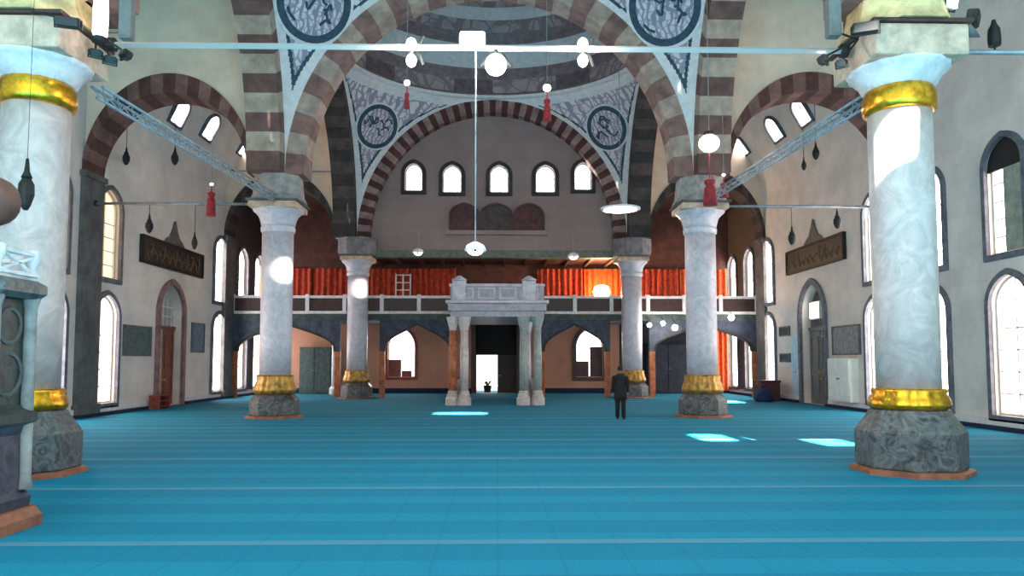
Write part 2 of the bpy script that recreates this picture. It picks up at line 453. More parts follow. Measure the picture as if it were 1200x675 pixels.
# ------------------------------------------------------------------ columns
def column(x, y, label, gold=True, tall=0):
    t = thing('marble_column', label, 'column', (x, y, 0), 'marble columns of the nave arcades', 'thing')
    c = (x, y, 0); o = PI / 8
    MB().lathe([(.98, .001), (.98, .07), (.93, .09)], c, 8, rot=o, smooth=False).build('base_step', BROWN, t)
    if gold:
        MB().lathe([(.86, .09), (.88, .12), (.88, .70), (.85, .74), (.68, .98), (.64, 1.06), (.6, 1.08)], c, 8, rot=o, smooth=False).build('plinth', PLINTH, t)
        MB().lathe([(.55, 1.08), (.60, 1.10), (.62, 1.16), (.60, 1.25), (.55, 1.34), (.57, 1.38), (.55, 1.43)], c, 64, lobes=16, amp=.06).build('base_ring', GOLD, t)
    else:
        MB().lathe([(.80, .09), (.82, .12), (.82, .58), (.78, .64), (.66, .76), (.62, .80)], c, 8, rot=o, smooth=False).build('plinth', PLINTH, t)
        MB().lathe([(.60, .80), (.64, .83), (.66, .95), (.62, 1.10), (.56, 1.26), (.58, 1.36), (.55, 1.43)], c, 64, lobes=16, amp=.07).build('base_ring', DGOLD, t)
    MB().lathe([(.515, 1.43), (.52, 2.6), (.525, 4.5), (.52, 6.28)], c, 40).build('shaft', MARBLE if gold else MARBLEG, t)
    if gold:
        MB().lathe([(.53, 6.26), (.59, 6.30), (.61, 6.42), (.60, 6.58), (.56, 6.68), (.53, 6.70)], c, 40).build('collar', GOLD, t)
    else:
        MB().lathe([(.53, 6.26), (.57, 6.30), (.58, 6.42), (.54, 6.50)], c, 32).build('collar', MARBLEG, t)
    # capital: round below, opening to an eight sided bell with two tiers of carved drops
    mb = MB()
    mb.lathe([(.54, 6.48 if not gold else 6.68), (.57, 6.62 if not gold else 6.72), (.60, 6.74), (.66, 6.86), (.76, 6.97), (.82, 7.01), (.82, 7.05)], c, 32, lobes=16, amp=.035)
    mb.build('capital', LILAC if gold else MARBLEG, t)
    zt = 7.58 if gold else 7.25
    MB().b2(x - .80, x + .80, y - .80, y + .80, 7.04, zt, bev=.05).build('abacus', BEIGE, t)
    MB().b2(x - .86, x + .86, y - .86, y + .86, zt, zt + .07, bev=.02).build('cornice', WOODD if gold else PILA, t)
    MB().lathe([(.98, zt + .07), (.86, zt + .3), (.80, ZC)] if y < 30 else [(1.0, zt + .07), (1.06, zt + .3), (1.06, ZC)], c, 8, rot=o, smooth=False).build('impost', OCHRE if gold else M('mauve grey stone', (128, 118, 120), .75, var=.2) if y > 30 else M('grey beige stone', (150, 142, 138), .6, var=.2), t)
    return t
column(XL - .48, Y1, 'pale marble column with gilded collar at the near left, beside the pulpit')
column(XR + .1, Y1, 'pale marble column with gilded rings at the near right of the hall')
column(XL, Y2, 'marble column with dull gilded base, second in the left arcade', False)
column(XR, Y2, 'marble column with dull gilded base, second in the right arcade', False)
column(CX - 6.95, Y3, 'grey marble column before the gallery, third in the left arcade', False)
column(CX + 7.25, Y3, 'grey marble column before the gallery, third in the right arcade', False)

# ------------------------------------------------------------------ great arches
def arch(label, fn, p0, p1, c, zc, ri, ro, n, mats):
    mb = MB(); arch_ring(mb, fn, p0, p1, c, zc, ri, ro, n)
    return tag(mb.build('striped_arch', mats), label, 'arch', 'striped stone arches')
for Y, lab, m, n in ((Y1, 'great striped arch across the nave at the near columns', [ROSE, PALE], 31),
                     (Y2, 'great rose striped arch across the nave at the second columns', [ROSE, PALE], 31),
                     (Y3, 'great dark striped arch framing five small windows at the far end', [M('dark red voussoir stone', (80, 40, 42), .8, var=.25, scale=2), M('dusty pink voussoir stone', (146, 116, 108), .8, var=.2, scale=2)], 65)):
    arch(lab, UX, Y - .5, Y + .5, CX, ZC, TRI, TRO, n, m)
for i, (ya, yb) in enumerate(BAYS):
    cy, b = (ya + yb) / 2, (yb - ya) / 2 - .5
    for s, x in ((-1, XL), (1, XR)):
        side = 'left' if s < 0 else 'right'
        xin = CX + s * 6.95
        xo = xin + s * 1.1
        arch('%s lengthwise arch of the %s arcade, between the %s columns' % (('striped cream and brown', 'dark brown')[i], side, ('near and second', 'second and third')[i]),
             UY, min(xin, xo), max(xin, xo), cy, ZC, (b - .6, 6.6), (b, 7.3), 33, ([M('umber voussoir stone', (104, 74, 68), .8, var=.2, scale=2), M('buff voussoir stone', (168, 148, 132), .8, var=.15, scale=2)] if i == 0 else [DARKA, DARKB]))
        mb = MB(); arch_wall(mb, UY, min(xin, xo), max(xin, xo), cy, ZC, b, 7.3, ya, yb, 17.3)
        tag(mb.build('wall_arcade', CREAM), 'cream wall over the %s arcade arch in the %s dome bay' % (side, ('near', 'far')[i]), 'wall', kind='structure')
# nave walls above transverse arches
for Y, nm in ((Y1, 'near'), (Y2, 'middle'), (Y3, 'far')):
    mb = MB(); arch_wall(mb, UX, Y - .5, Y + .5, CX, ZC, TRO[0], TRO[1], CX - 7.9, CX + 7.9, 17.3)
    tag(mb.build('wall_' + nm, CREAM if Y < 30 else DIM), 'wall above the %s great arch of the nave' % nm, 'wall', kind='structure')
# aisles: arches across, walls over them, pilasters, vaults
for s, side in ((-1, 'left'), (1, 'right')):
    xa = CX + s * 8.05
    xc = (xa + s * XW) / 2; hw = abs(s * XW - xa) / 2
    for Y, pos in ((Y1, 'near'), (Y2, 'second'), (Y3, 'far')):
        dark = Y == Y3
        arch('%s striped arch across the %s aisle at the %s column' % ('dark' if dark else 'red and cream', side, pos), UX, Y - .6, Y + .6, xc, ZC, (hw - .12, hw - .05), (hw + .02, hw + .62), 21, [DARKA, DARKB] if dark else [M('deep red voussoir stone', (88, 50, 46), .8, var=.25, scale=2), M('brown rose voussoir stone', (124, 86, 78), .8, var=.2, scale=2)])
        mb = MB(); u0, u1 = sorted((s * XW, xa))
        arch_wall(mb, UX, Y - .45, Y + .45, xc, ZC, hw, hw + .6, u0, u1, 17.3)
        tag(mb.build('wall_%s_aisle' % side, CREAM), 'cream wall above the %s arch of the %s aisle' % (pos, side), 'wall', kind='structure')
        mb = MB(); x0, x1 = sorted((s * (XW - .16), s * XW))
        mb.b2(x0, x1, Y - .65, Y + .6, .3, ZC - .1); x0, x1 = sorted((s * (XW - .24), s * XW))
        mb.b2(x0, x1, Y - .72, Y + .66, ZC - .12, ZC + .08, bev=.02); mb.b2(x0, x1, Y - .72, Y + .66, .12, .45, bev=.02)
        tag(mb.build('wall_pilaster', PILA), 'dark grey pilaster on the %s wall under the %s aisle arch' % (side, pos), 'pilaster', kind='structure')

SUNHIT = []
def vault(side, s, y0, y1, zs, h, mat, label, hole=None):
    xa = CX + s * 8.05; xc = (xa + s * XW) / 2; hw = abs(s * XW - xa) / 2 + .05
    mb = MB(); N, K = 28, 24
    W = abs(s * XW - xa) + .06
    P = [(xa + s * W * math.cos(PI / 2 * i / N), zs + h * math.sin(PI / 2 * i / N)) for i in range(N + 1)] + [(xa - s * .5, zs + h)]
    N += 1
    for k in range(K):
        ya, yb = y0 + (y1 - y0) * k / K, y0 + (y1 - y0) * (k + 1) / K
        for i in range(N):
            c = Vector(((P[i][0] + P[i + 1][0]) / 2, (ya + yb) / 2, (P[i][1] + P[i + 1][1]) / 2))
            if hole and hole(c): continue
            f = mb.q([(P[i][0], ya, P[i][1]), (P[i + 1][0], ya, P[i + 1][1]), (P[i + 1][0], yb, P[i + 1][1]), (P[i][0], yb, P[i][1])])
            f.smooth = True
    bmesh.ops.remove_doubles(mb.bm, verts=mb.bm.verts, dist=1e-4)
    return tag(mb.build('ceiling', mat), label, 'ceiling', kind='structure'), xa, W

# ------------------------------------------------------------------ sun and the unseen openings added for its patches
SUN = Vector((-.05, .72, -.69)).normalized()
PATCH = [Vector((5.37, 18.4, 0)), Vector((7.84, 17.2, 0)), Vector((-1.3, 27.3, 0))]
AISLEP = Vector((10.86, 34.7, 0))
def beam(p, w, l):
    def f(c):
        t = (c.z - p.z) / SUN.z
        q = c - SUN * t
        return abs(q.x - p.x) < w and abs(q.y - p.y) < l
    return f
for s, side in ((-1, 'left'), (1, 'right')):
    vault(side, s, Y1, Y2, 11.6, 4.3, WALL, 'plastered barrel vault over the %s aisle between near and second columns' % side, beam(AISLEP, .6, .9) if s > 0 else None)  # right vault pierced by an unseen opening added for a sun patch
    _, vxc, vhw = vault(side, s, Y2, Y3, 9.3, 6.5, WALL, 'pale vault with small windows over the %s aisle beyond the second column' % side)
    # three small windows lying on the curve of the far vault
    pts = ((210, 130), (246, 148), (288, 170)) if s < 0 else ((940, 130), (908, 150), (868, 170))
    for k, (px, py) in enumerate(pts):
        d = FW * F + RT * (px - 600) + UP * (367 - py)
        p = CAM.copy()
        for i in range(4000):
            p = CAM + d.normalized() * (24 + i * .01)
            if p.y > Y2 + .5 and ((p.x - vxc) / vhw) ** 2 + (max(0, p.z - 9.3) / 6.5) ** 2 >= 1: break
        nrm = Vector(((p.x - vxc) / vhw ** 2, 0, (p.z - 9.3) / 42.25)).normalized()
        tang = Vector((0, 1, 0)); upv = nrm.cross(tang); upv = upv if upv.z > 0 else -upv
        Rm = Matrix((tang, upv, nrm)).transposed().to_4x4(); Rm.translation = p
        f3 = lambda u, z, dd, R=Rm: R @ Vector((u, z, dd))
        poly = pointed(.5, -.55, .12, .55)
        t = thing('vault_window', 'small bright arched window on the curve of the %s aisle vault, %s of three' % (side, ('nearest', 'middle', 'farthest')[k]), 'window', p, 'small windows of the %s aisle vault' % side)
        MB().band(poly, grow(poly, .12), f3, -.14, .02).build('window_surround', SURR, t)
        MB().prism(poly, f3, -.06, -.02).build('pane', PANE, t)
        MB().prism([(-.02, -.55), (.02, -.55), (.02, .5), (-.02, .5)], f3, -.09, -.06).build('window_bar', LEAD, t)

# unseen roof over the near end, openings added to cast the sun patches
ZR = 16.6
rects = []
for p, w, l in ((PATCH[0], .36, .95), (PATCH[1], .42, .8), (PATCH[2], .9, 1.0), (Vector((XR - .16, Y1 - .45, 5.6)), .22, .55)):
    q = p + SUN * ((ZR - p.z) / SUN.z)
    rects.append((q.x - w, q.x + w, q.y - l, q.y + l))
xs = sorted({-XW - .6, XW + .6} | {v for r in rects for v in r[:2]}); ys = sorted({-14, Y1 + .3} | {v for r in rects for v in r[2:]})
mb = MB()
for i in range(len(xs) - 1):
    for j in range(len(ys) - 1):
        cx, cy = (xs[i] + xs[i + 1]) / 2, (ys[j] + ys[j + 1]) / 2
        if any(r[0] < cx < r[1] and r[2] < cy < r[3] for r in rects): continue
        mb.b2(xs[i], xs[i + 1], ys[j], ys[j + 1], ZR, ZR + .3)
tag(mb.build('ceiling', WALL), 'unseen flat ceiling over the near end of the hall, with openings added to shape sun patches', 'ceiling', kind='structure')

# ------------------------------------------------------------------ pendentives, medallions, domes
for i, (ya, yb) in enumerate(BAYS):
    cy, b = (ya + yb) / 2, (yb - ya) / 2 - .5
    a, hs = 6.95, 7.3
    def surf(sx, sy, h, t):
        """point of the pendentive in corner (sx, sy) at height share h, t from one arch to the other"""
        rho = math.sqrt(2 - h * h)
        t0 = math.asin(min(1, 1 / rho)); t1 = math.acos(min(1, 1 / rho))
        th = t1 + (t0 - t1) * t
        return Vector((CX + sx * a * rho * math.cos(th), cy + sy * b * rho * math.sin(th), ZC + hs * h))
    def normal(p):
        n = Vector(((p.x - CX) / a ** 2, (p.y - cy) / b ** 2, (p.z - ZC) / hs ** 2)); return -n.normalized()
    for sx in (-1, 1):
        for sy in (-1, 1):
            mb = MB(); NH, NT = 44, 56
            for kh in range(NH):
                for kt in range(NT):
                    h0, h1, t0, t1 = kh / NH, (kh + 1) / NH, kt / NT, (kt + 1) / NT
                    h0, h1 = min(h0, .9999), min(h1, .9999)
                    e = min(t0 + t1, 2 - t0 - t1) / 2
                    wdt = e * (1 - .0) * math.acos(0) * (math.asin(1 / math.sqrt(2 - h0 * h0)) - math.acos(1 / math.sqrt(2 - h0 * h0))) * 5
                    mi = 1 if (wdt < .3 or h1 > .965) else (2 if wdt < .42 else 0)
                    f = mb.q([surf(sx, sy, h0, t0), surf(sx, sy, h0, t1), surf(sx, sy, h1, t1), surf(sx, sy, h1, t0)], mi)
                    if f: f.smooth = True
            bmesh.ops.remove_doubles(mb.bm, verts=mb.bm.verts, dist=1e-3)
            where = '%s %s corner of the %s dome' % ('far' if sy > 0 else 'near', 'left' if sx < 0 else 'right', ('first', 'second')[i])
            tag(mb.build('ceiling_pendentive', [PAINT, BORD, TEAL]), 'painted white and blue pendentive at the ' + where, 'pendentive', kind='structure')
            if sy < 0: continue
            # calligraphy medallion
            hh = .76 if i == 0 else .76
            p = surf(sx, sy, hh, .5); nz = normal(p); p = p + nz * .10
            ux = Vector((0, 0, 1)).cross(nz).normalized(); uy = nz.cross(ux)
            R = Matrix((ux, uy, nz)).transposed().to_4x4(); R.translation = p
            f3 = lambda u, z, dd, R=R: R @ Vector((u, z, dd))
            r = 1.28 if i == 0 else 1.12
            circ = lambda q, n=40: [(q * math.cos(2 * PI * k / n), q * math.sin(2 * PI * k / n)) for k in range(n)]
            t = thing('wall_medallion', 'round painted calligraphy medallion on the pendentive at the ' + where, 'medallion', p, 'calligraphy medallions', 'thing')
            MB().prism(circ(r * .82), f3, -.10, .02).build('disc', MEDAL, t)
            MB().band(circ(r * .81), circ(r), f3, -.12, .05).build('ring', TEAL, t)
            MB().band(circ(r), circ(r * 1.08), f3, -.12, .03).build('rim', BORD, t)
            mb = MB(); rr = random.Random(i * 7 + sx)
            for k in range(9):
                x0, z0 = rr.uniform(-.5, .5) * r, rr.uniform(-.45, .45) * r
                pts = [(x0 + q * .13 * r * math.cos(k), z0 + .16 * r * math.sin(q * 1.1 + k)) for q in range(5)]
                pts = [q for q in pts if math.hypot(*q) < .75 * r]
                for q0, q1 in zip(pts, pts[1:]): mb.bar(f3(*q0, .03), f3(*q1, .03), .035 * r, 6)
            mb.build('lettering', TEAL, t)
    # ring cornice and dome
    z0 = ZC + hs
    mb = MB(); n = 64
    el = lambda k, q: [(CX + (a * k) * math.cos(2 * PI * j / n), cy + (b * k) * math.sin(2 * PI * j / n), z0 + q) for j in range(n)]
    rows = [(1.0, -.02), (.965, 0), (.955, .12), (.975, .16), (.985, .3), (.985, 1.0)] + [(.985 * math.cos(PI / 2 * q / 14), 1.0 + 5.2 * math.sin(PI / 2 * q / 14)) for q in range(1, 14)] + [(.03, 6.2)]
    rings = [[mb.bm.verts.new(v) for v in el(*rw)] for rw in rows]
    for k in range(len(rings) - 1):
        for j in range(n):
            f = mb.bm.faces.new((rings[k][j], rings[k][(j + 1) % n], rings[k + 1][(j + 1) % n], rings[k + 1][j])); f.smooth = k > 4
            f.material_index = 1 if k < 3 or k in (6, 7, 10) else (2 if k in (3, 5, 8) else (3 if k == 4 and j % 8 < 3 else 0))
    mb.bm.faces.new(rings[-1])
    tag(mb.build('ceiling_dome', [DOMEP, BORD, M('slate painted band', (138, 116, 118), .8, var=.15), M('smoky painted band', (112, 94, 98), .8, var=.2)]), 'painted grey dome on a ring cornice over the %s nave bay' % ('near', 'far')[i], 'dome', kind='structure')

# ------------------------------------------------------------------ far end: tympanum wall, gallery, back wall
# tympanum: wall filling the far great arch, with five window openings
tz = 7.62
openings = []
for px, py, w in ((485, 208, .46), (530, 210, .5), (585, 210, .5), (639, 210, .52), (683, 207, .46)):
    p = at(px, py, Y=Y3 + .15)
    openings.append(pointed(w, p.z - .72, p.z + .2, p.z + .74, p.x, 6))
arcp = [(u, z) for u, z in ell(CX, ZC, 6.32, 6.62, 40)]
mb = MB(); bm = mb.bm
outer = [(CX - 6.9, tz), (CX + 6.9, tz), (CX + 6.9, ZC)] + [(u, z) for u, z in arcp[::-1]] + [(CX - 6.9, ZC)]
for p in (Y3 + .1, Y3 + .55):
    es = []
    for loop in [outer] + openings:
        vs = [bm.verts.new((u, p, z)) for u, z in loop]
        es += [bm.edges.new((vs[k], vs[(k + 1) % len(vs)])) for k in range(len(vs))]
    bmesh.ops.triangle_fill(bm, edges=es, use_beauty=True)
for loop in [outer] + openings:
    for k in range(len(loop)):
        q0, q1 = loop[k], loop[(k + 1) % len(loop)]
        mb.q([(q0[0], Y3 + .1, q0[1]), (q1[0], Y3 + .1, q1[1]), (q1[0], Y3 + .55, q1[1]), (q0[0], Y3 + .55, q0[1])])
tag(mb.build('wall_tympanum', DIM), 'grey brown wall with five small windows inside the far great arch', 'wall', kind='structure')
for k, poly in enumerate(openings):
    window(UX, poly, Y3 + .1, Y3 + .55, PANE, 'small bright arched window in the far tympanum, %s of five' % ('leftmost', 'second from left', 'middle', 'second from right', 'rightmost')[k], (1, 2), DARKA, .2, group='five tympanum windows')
# carved screen of three panels under the windows
t = thing('carved_screen', 'dark carved wooden screen of three panels under the tympanum windows', 'screen', (0, Y3, 8.4))
for k, (xa, xb) in enumerate(((-2.4, -1.0), (-.8, .75), (.95, 2.4))):
    pc = (xa + xb) / 2
    poly = pointed((xb - xa) / 2, 8.75, 9.5, 10.05, pc, 6)
    f = MB().band(poly, grow(poly, .1), UX, Y3 - .12, Y3 + .12).build('panel_frame', WOODD, t)
    MB().prism(poly, UX, Y3 - .03, Y3 + .09).build('panel', M('dark red panel', (84, 44, 44), .7, var=.3) if k != 1 else M('dusky panel', (70, 58, 58), .7, var=.3), f)
MB().b2(-2.65, 2.65, Y3 - .2, Y3 + .1, 8.45, 8.68, bev=.02).build('ledge', DIM, t)
# beam along the foot of the tympanum
mb = MB(); mb.b2(CX - 6.3, CX + 6.3, Y3 - .1, Y3 + .62, tz - .35, tz + .02, bev=.02)
for k in range(12): mb.b2(CX - 6 + k * 1.08, CX - 5.85 + k * 1.08, Y3 - .14, Y3 - .08, tz - .3, tz - .02)
tag(mb.build('ceiling_beam', M('grey green painted timber', (104, 108, 96), .7, var=.2)), 'grey green timber beam over the gallery at the foot of the far wall', 'beam', kind='structure')
# ceilings over the gallery and far aisles
mb = MB(); mb.b2(CX - 8.2, CX + 8.2, Y3 + .5, YB + .3, tz + .02, tz + .3)
for k in range(14): mb.b2(CX - 7.8 + k * 1.2, CX - 7.65 + k * 1.2, Y3 + .6, YB, tz - .14, tz + .03)
tag(mb.build('ceiling', WOODD), 'dark timber ceiling over the middle of the gallery', 'ceiling', kind='structure')
for s, side in ((-1, 'left'), (1, 'right')):
    x0, x1 = sorted((s * XW, CX + s * 7.9))
    mb = MB(); mb.b2(x0, x1, Y3 + .4, YB + .3, 10.8, 11.1); mb.b2(*sorted((CX + s * 7.9, CX + s * 8.2)), Y3 + .4, YB + .3, tz, 11)
    tag(mb.build('ceiling', WOODD), 'dark ceiling over the %s end of the gallery' % side, 'ceiling', kind='structure')

# back wall with door hole and two windows
def bw(c): return pointed(.80, .95, 2.7, 3.85, c)
bwL, bwR = bw(-5.6), bw(5.5)
dhole = [(-1.25, 0.0), (1.2, 0.0), (1.2, 4.3), (-1.25, 4.3)]
dh2 = [(-1.25, 0.02), (1.2, 0.02), (1.2, 4.3), (-1.25, 4.3)]
wall_holes('wall_back', PINKW, UX, YB, YB + .5, -XW - .5, XW + .5, 0, 11.2, [bwL, bwR, dh2], 'pinkish back wall behind the gallery with doorway and arched windows')
window(UX, bwL, YB, YB + .5, PANE, 'arched window with red frame in the back wall left of the entrance', (1, 2), WOODR, .16, low_shutters([(-6.38, -5.62, .97, 2.0), (-5.58, -5.0, .97, 1.35)], WOODR))
window(UX, bwR, YB, YB + .5, PANE, 'arched window with dark frame in the back wall right of the entrance', (2, 3), WOODD, .22, low_shutters([(4.72, 5.48, .97, 1.9), (5.52, 6.28, .97, 2.75)], WOODD))
t = thing('door_3', 'dark entrance doorway with the left leaf open to daylight in the back wall', 'door', (0, YB, 0), None, 'structure')
fr = [(-1.25, 0.02), (1.2, 0.02), (1.2, 4.3), (-1.25, 4.3)]
mb = MB(); mb.b2(-1.5, -1.25, YB - .12, YB + .05, 0.02, 4.55); mb.b2(1.2, 1.45, YB - .12, YB + .05, 0.02, 4.55); mb.b2(-1.5, 1.45, YB - .12, YB + .05, 4.3, 4.55)
mb.build('door_frame', WOODD, t)
MB().b2(-1.25, 1.2, YB + .15, YB + .22, 2.25, 4.3).build('overdoor_panel', M('dark interior panel', (9, 8, 9), .9), t)  # darkness of the interior put into the panel's black colour
lf = MB().b2(0.05, 1.2, YB + .15, YB + .22, .02, 2.25).build('door_leaf', M('very dark wood', (34, 18, 16), .6, var=.3), t)
MB().ball((.2, YB + .12, 1.05), .06).build('door_knob', GOLD, lf)
MB().box((-1.2, YB - .45, 1.14), (.06, 1.1, 2.2)).build('door_leaf', WOODD, t)
# what the open door looks out on
tag(MB().b2(-6, 6, YB + .5, YB + 14, -.32, -.02).build('path', M('pale paving', (210, 206, 198), .8, var=.1)), 'pale paving outside the open entrance door', 'path', kind='structure')
t = thing('planter', 'small dark planter box outside the open entrance door', 'planter', (-.55, YB + 1.2, -.02))
MB().lathe([(.18, 0), (.26, .42), (.28, .45), (.24, .45), (.22, .40)], (-.55, YB + 1.2, -.02), 16).build('pot', BLACK, t)
mb = MB()
for k in range(16):
    a = k * 2.4; mb.bar((-.55, YB + 1.2, .38), (-.55 + .28 * math.cos(a), YB + 1.2 + .28 * math.sin(a), .75 + .1 * math.sin(k)), .03, 5, r2=.005)
mb.build('plant', M('dark leaves', (34, 50, 34), .7, var=.3), t)
mb = MB()
for x0, x1 in ((-XW, -1.5), (1.45, XW)): mb.b2(x0, x1, YB - .06, YB, .001, .3)
tag(mb.build('baseboard_back', NAVY), 'dark skirting along the foot of the back wall', 'baseboard', kind='structure')

tag(MB().b2(-XW, XW, YB - .03, YB - .001, 4.33, 11.2).build('wall_back_upper', M('dark maroon plaster', (92, 52, 44), .85, var=.2, scale=2)), 'dark maroon upper part of the back wall above the gallery floor', 'wall', kind='structure')

tag(MB().b2(7.3, 11.4, YB - .03, YB - .001, .3, 4.07).build('wall_back_panel', M('blue black panelling', (34, 36, 48), .7, var=.3, scale=3)), 'blue black panelling on the back wall under the right end of the gallery', 'wall', kind='structure')

# gallery: floor slab, arched fronts below, white railing
GY = Y3 + .78
t = thing('gallery', 'wide balcony with white railing across the far end of the hall', 'balcony', (0, GY, 4.2))
MB().b2(-XW + .01, XW - .01, GY, YB - .01, 4.08, 4.32).build('floor_slab', BLUED, t)
MB().b2(-XW + .01, XW - .01, GY - .12, GY, 4.02, 4.36, bev=.02).build('fascia', M('dark green painted timber', (58, 70, 68), .6, var=.3), t)
for x0, x1 in ((-XW + .05, -2.15), (2.2, XW - .05)):
    n = round((x1 - x0) / 1.9)
    rail = MB().b2(x0, x1, GY - .10, GY + .06, 5.2, 5.34, bev=.02).build('top_rail', WHITE, t)
    MB().b2(x0, x1, GY - .10, GY + .06, 4.37, 4.52, bev=.02).build('bottom_rail', WHITE, t)
    for k in range(n + 1):
        x = x0 + (x1 - x0) * k / n
        MB().b2(max(x0, x - .1), min(x1, x + .1), GY - .12, GY + .08, 4.37, 5.40, bev=.015).build('railing_post', WHITE, t)
        if k < n:
            xn = x0 + (x1 - x0) * (k + 1) / n
            MB().b2(x + .1, xn - .1, GY - .02, GY + .02, 4.52, 5.2).build('railing_panel', WOODD, t)
lab = {(-13.85, -8.2): 'in the left aisle', (-6.15, -2.2): 'left of the marble tribune', (2.25, 6.0): 'right of the marble tribune', (8.1, 13.85): 'in the right aisle'}
for (x0, x1), nm in lab.items():
    c, hw = (x0 + x1) / 2, (x1 - x0) / 2
    mb = MB()
    P = [(u, z) for u, z in [(c + (hw - .22) * math.cos(PI / 2 * q / 12) ** 1.25, 2.5 + 1.42 * (q / 12) ** .85) for q in range(13)]]; P = P + [(2 * c - u, z) for u, z in P[:-1][::-1]]
    P = [(c + hw - .22, 2.4)] + P + [(c - hw + .22, 2.4)]
    O = [(min(x1, max(x0, u)), 4.02) for u, z in P]
    O[0] = (x1, 2.4); O[1] = (x1, 3.2); O[2] = (x1, 4.02); O[-1] = (x0, 2.4); O[-2] = (x0, 3.2); O[-3] = (x0, 4.02)
    mb.band(P, O, UX, GY - .05, GY + .2, 0, closed=False)
    mb.band(P, [(c + (u - c) * .96, 2.4 + (z - 2.4) * .93) for u, z in P], UX, GY - .12, GY + .22, 1, closed=False)
    for x in (x0 + .14, x1 - .14): mb.b2(x - .14, x + .14, GY - .06, GY + .2, .001, 2.4, 2)
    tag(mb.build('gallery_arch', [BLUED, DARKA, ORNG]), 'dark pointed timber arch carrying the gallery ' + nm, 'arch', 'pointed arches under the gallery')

# red curtains at the back of the gallery
cx = [(-13.7, -10.9), (-10.8, -8.0), (-7.9, -5.2), (-5.1, -2.4), (2.4, 5.1), (5.2, 7.9), (8.0, 10.8), (10.9, 13.7)]
names = ['first from the left wall', 'second from the left wall', 'third from the left wall', 'fourth from the left wall, beside the middle', 'just right of the middle', 'behind the bright lamp', 'second from the right wall', 'first from the right wall']
def curtain(x0, x1, z0, z1, y, m, label, group):
    mb = MB(); n = 48
    L = [(x0 + (x1 - x0) * k / n, y + .07 * math.sin(k * 1.05) + .03 * math.sin(k * .37)) for k in range(n + 1)]
    for (xa, ya), (xb, yb) in zip(L, L[1:]):
        for dy in (0, .015): mb.q([(xa, ya + dy, z0), (xb, yb + dy, z0), (xb, yb + dy, z1), (xa, ya + dy, z1)]).smooth = True
    bmesh.ops.remove_doubles(mb.bm, verts=mb.bm.verts, dist=1e-4)
    t = thing('curtain', label, 'curtain', ((x0 + x1) / 2, y, z0), group)
    mb.build('cloth', m, t)
    MB().bar((x0 - .03, y, z1 + .03), (x1 + .03, y, z1 + .03), .025).build('curtain_rod', WOODD, t)
for (x0, x1), nm in zip(cx, names):
    curtain(x0, x1, 4.36, 7.35, YB - .25, CURTLIT if 'lamp' in nm or nm.startswith('first from the right') else CURT, 'red orange curtain along the gallery back wall, ' + nm, 'red gallery curtains')
curtain(11.5, 13.7, .15, 3.95, YB - .25, CURTLIT, 'long orange curtain under the gallery beside the right wall', None)
# small white lattice window piece behind the rail
t = thing('lattice_window', 'small white lattice frame before the red curtain left of the middle', 'lattice', (-5.5, YB - .5, 4.4))
mb = MB()
for k in range(3): mb.b2(-5.95 + k * .42, -5.87 + k * .42, YB - .55, YB - .48, 4.34, 7.0)
for k in range(6): mb.b2(-5.95, -5.03, YB - .54, YB - .49, 4.7 + k * .44, 4.76 + k * .44)
mb.build('lattice', WHITE, t)

# ------------------------------------------------------------------ marble tribune at the middle
TRM = M('mauve grey marble', (164, 154, 162), .45, scale=2.2, col2=(132, 124, 132), vein=True); TRG = M('greenish grey marble', (158, 164, 160), .45, scale=2.2, col2=(130, 136, 132), vein=True); TRW = M('pale mauve stone', (190, 178, 184), .55, var=.12)
t = thing('marble_tribune', 'marble tribune on slender columns projecting from the middle of the gallery', 'tribune', (0, 32.5, 0))
TX0, TX1, TY0, TY1 = -2.0, 2.05, 32.0, GY - .14
MB().b2(TX0 - .1, TX1 + .1, TY0 - .1, TY1, 4.05, 4.38, bev=.03).build('entablature', TRM, t)
MB().b2(TX0, TX1, TY0, TY1, 3.80, 4.06, bev=.02).build('floor_slab', TRM, t)
MB().b2(TX0 - .2, TX1 + .2, TY0 - .2, TY1, 4.38, 4.52, bev=.03).build('cornice', TRW, t)
pp = MB().b2(TX0, TX1, TY0, TY0 + .12, 4.52, 5.12).build('parapet', TRM, t)
for k in range(4):
    x = TX0 + .25 + k * .93
    MB().band([(x + .08, 4.64), (x + .68, 4.64), (x + .68, 5.0), (x + .08, 5.0)], [(x, 4.57), (x + .76, 4.57), (x + .76, 5.07), (x, 5.07)], UX, TY0 - .03, TY0 + .02).build('panel_moulding', TRW, pp)
for sx in (TX0, TX1 - .12): MB().b2(sx, sx + .12, TY0 + .12, TY1, 4.52, 5.12).build('side_parapet', TRM, t)
MB().b2(TX0 - .05, TX1 + .05, TY0 - .05, TY0 + .17, 5.12, 5.24, bev=.03).build('parapet_rail', TRW, t)
for x in (-1.62, 1.4):
    pst = MB().b2(x - .3, x + .3, TY0 - .1, TY0 + .25, 4.52, 5.36, bev=.03).build('corner_post', TRW, t)
    MB().lathe([(.3, 5.36), (.34, 5.42), (.2, 5.5), (.08, 5.58)], (x, TY0 + .07, 0), 16).build('post_cap', TRW, pst)
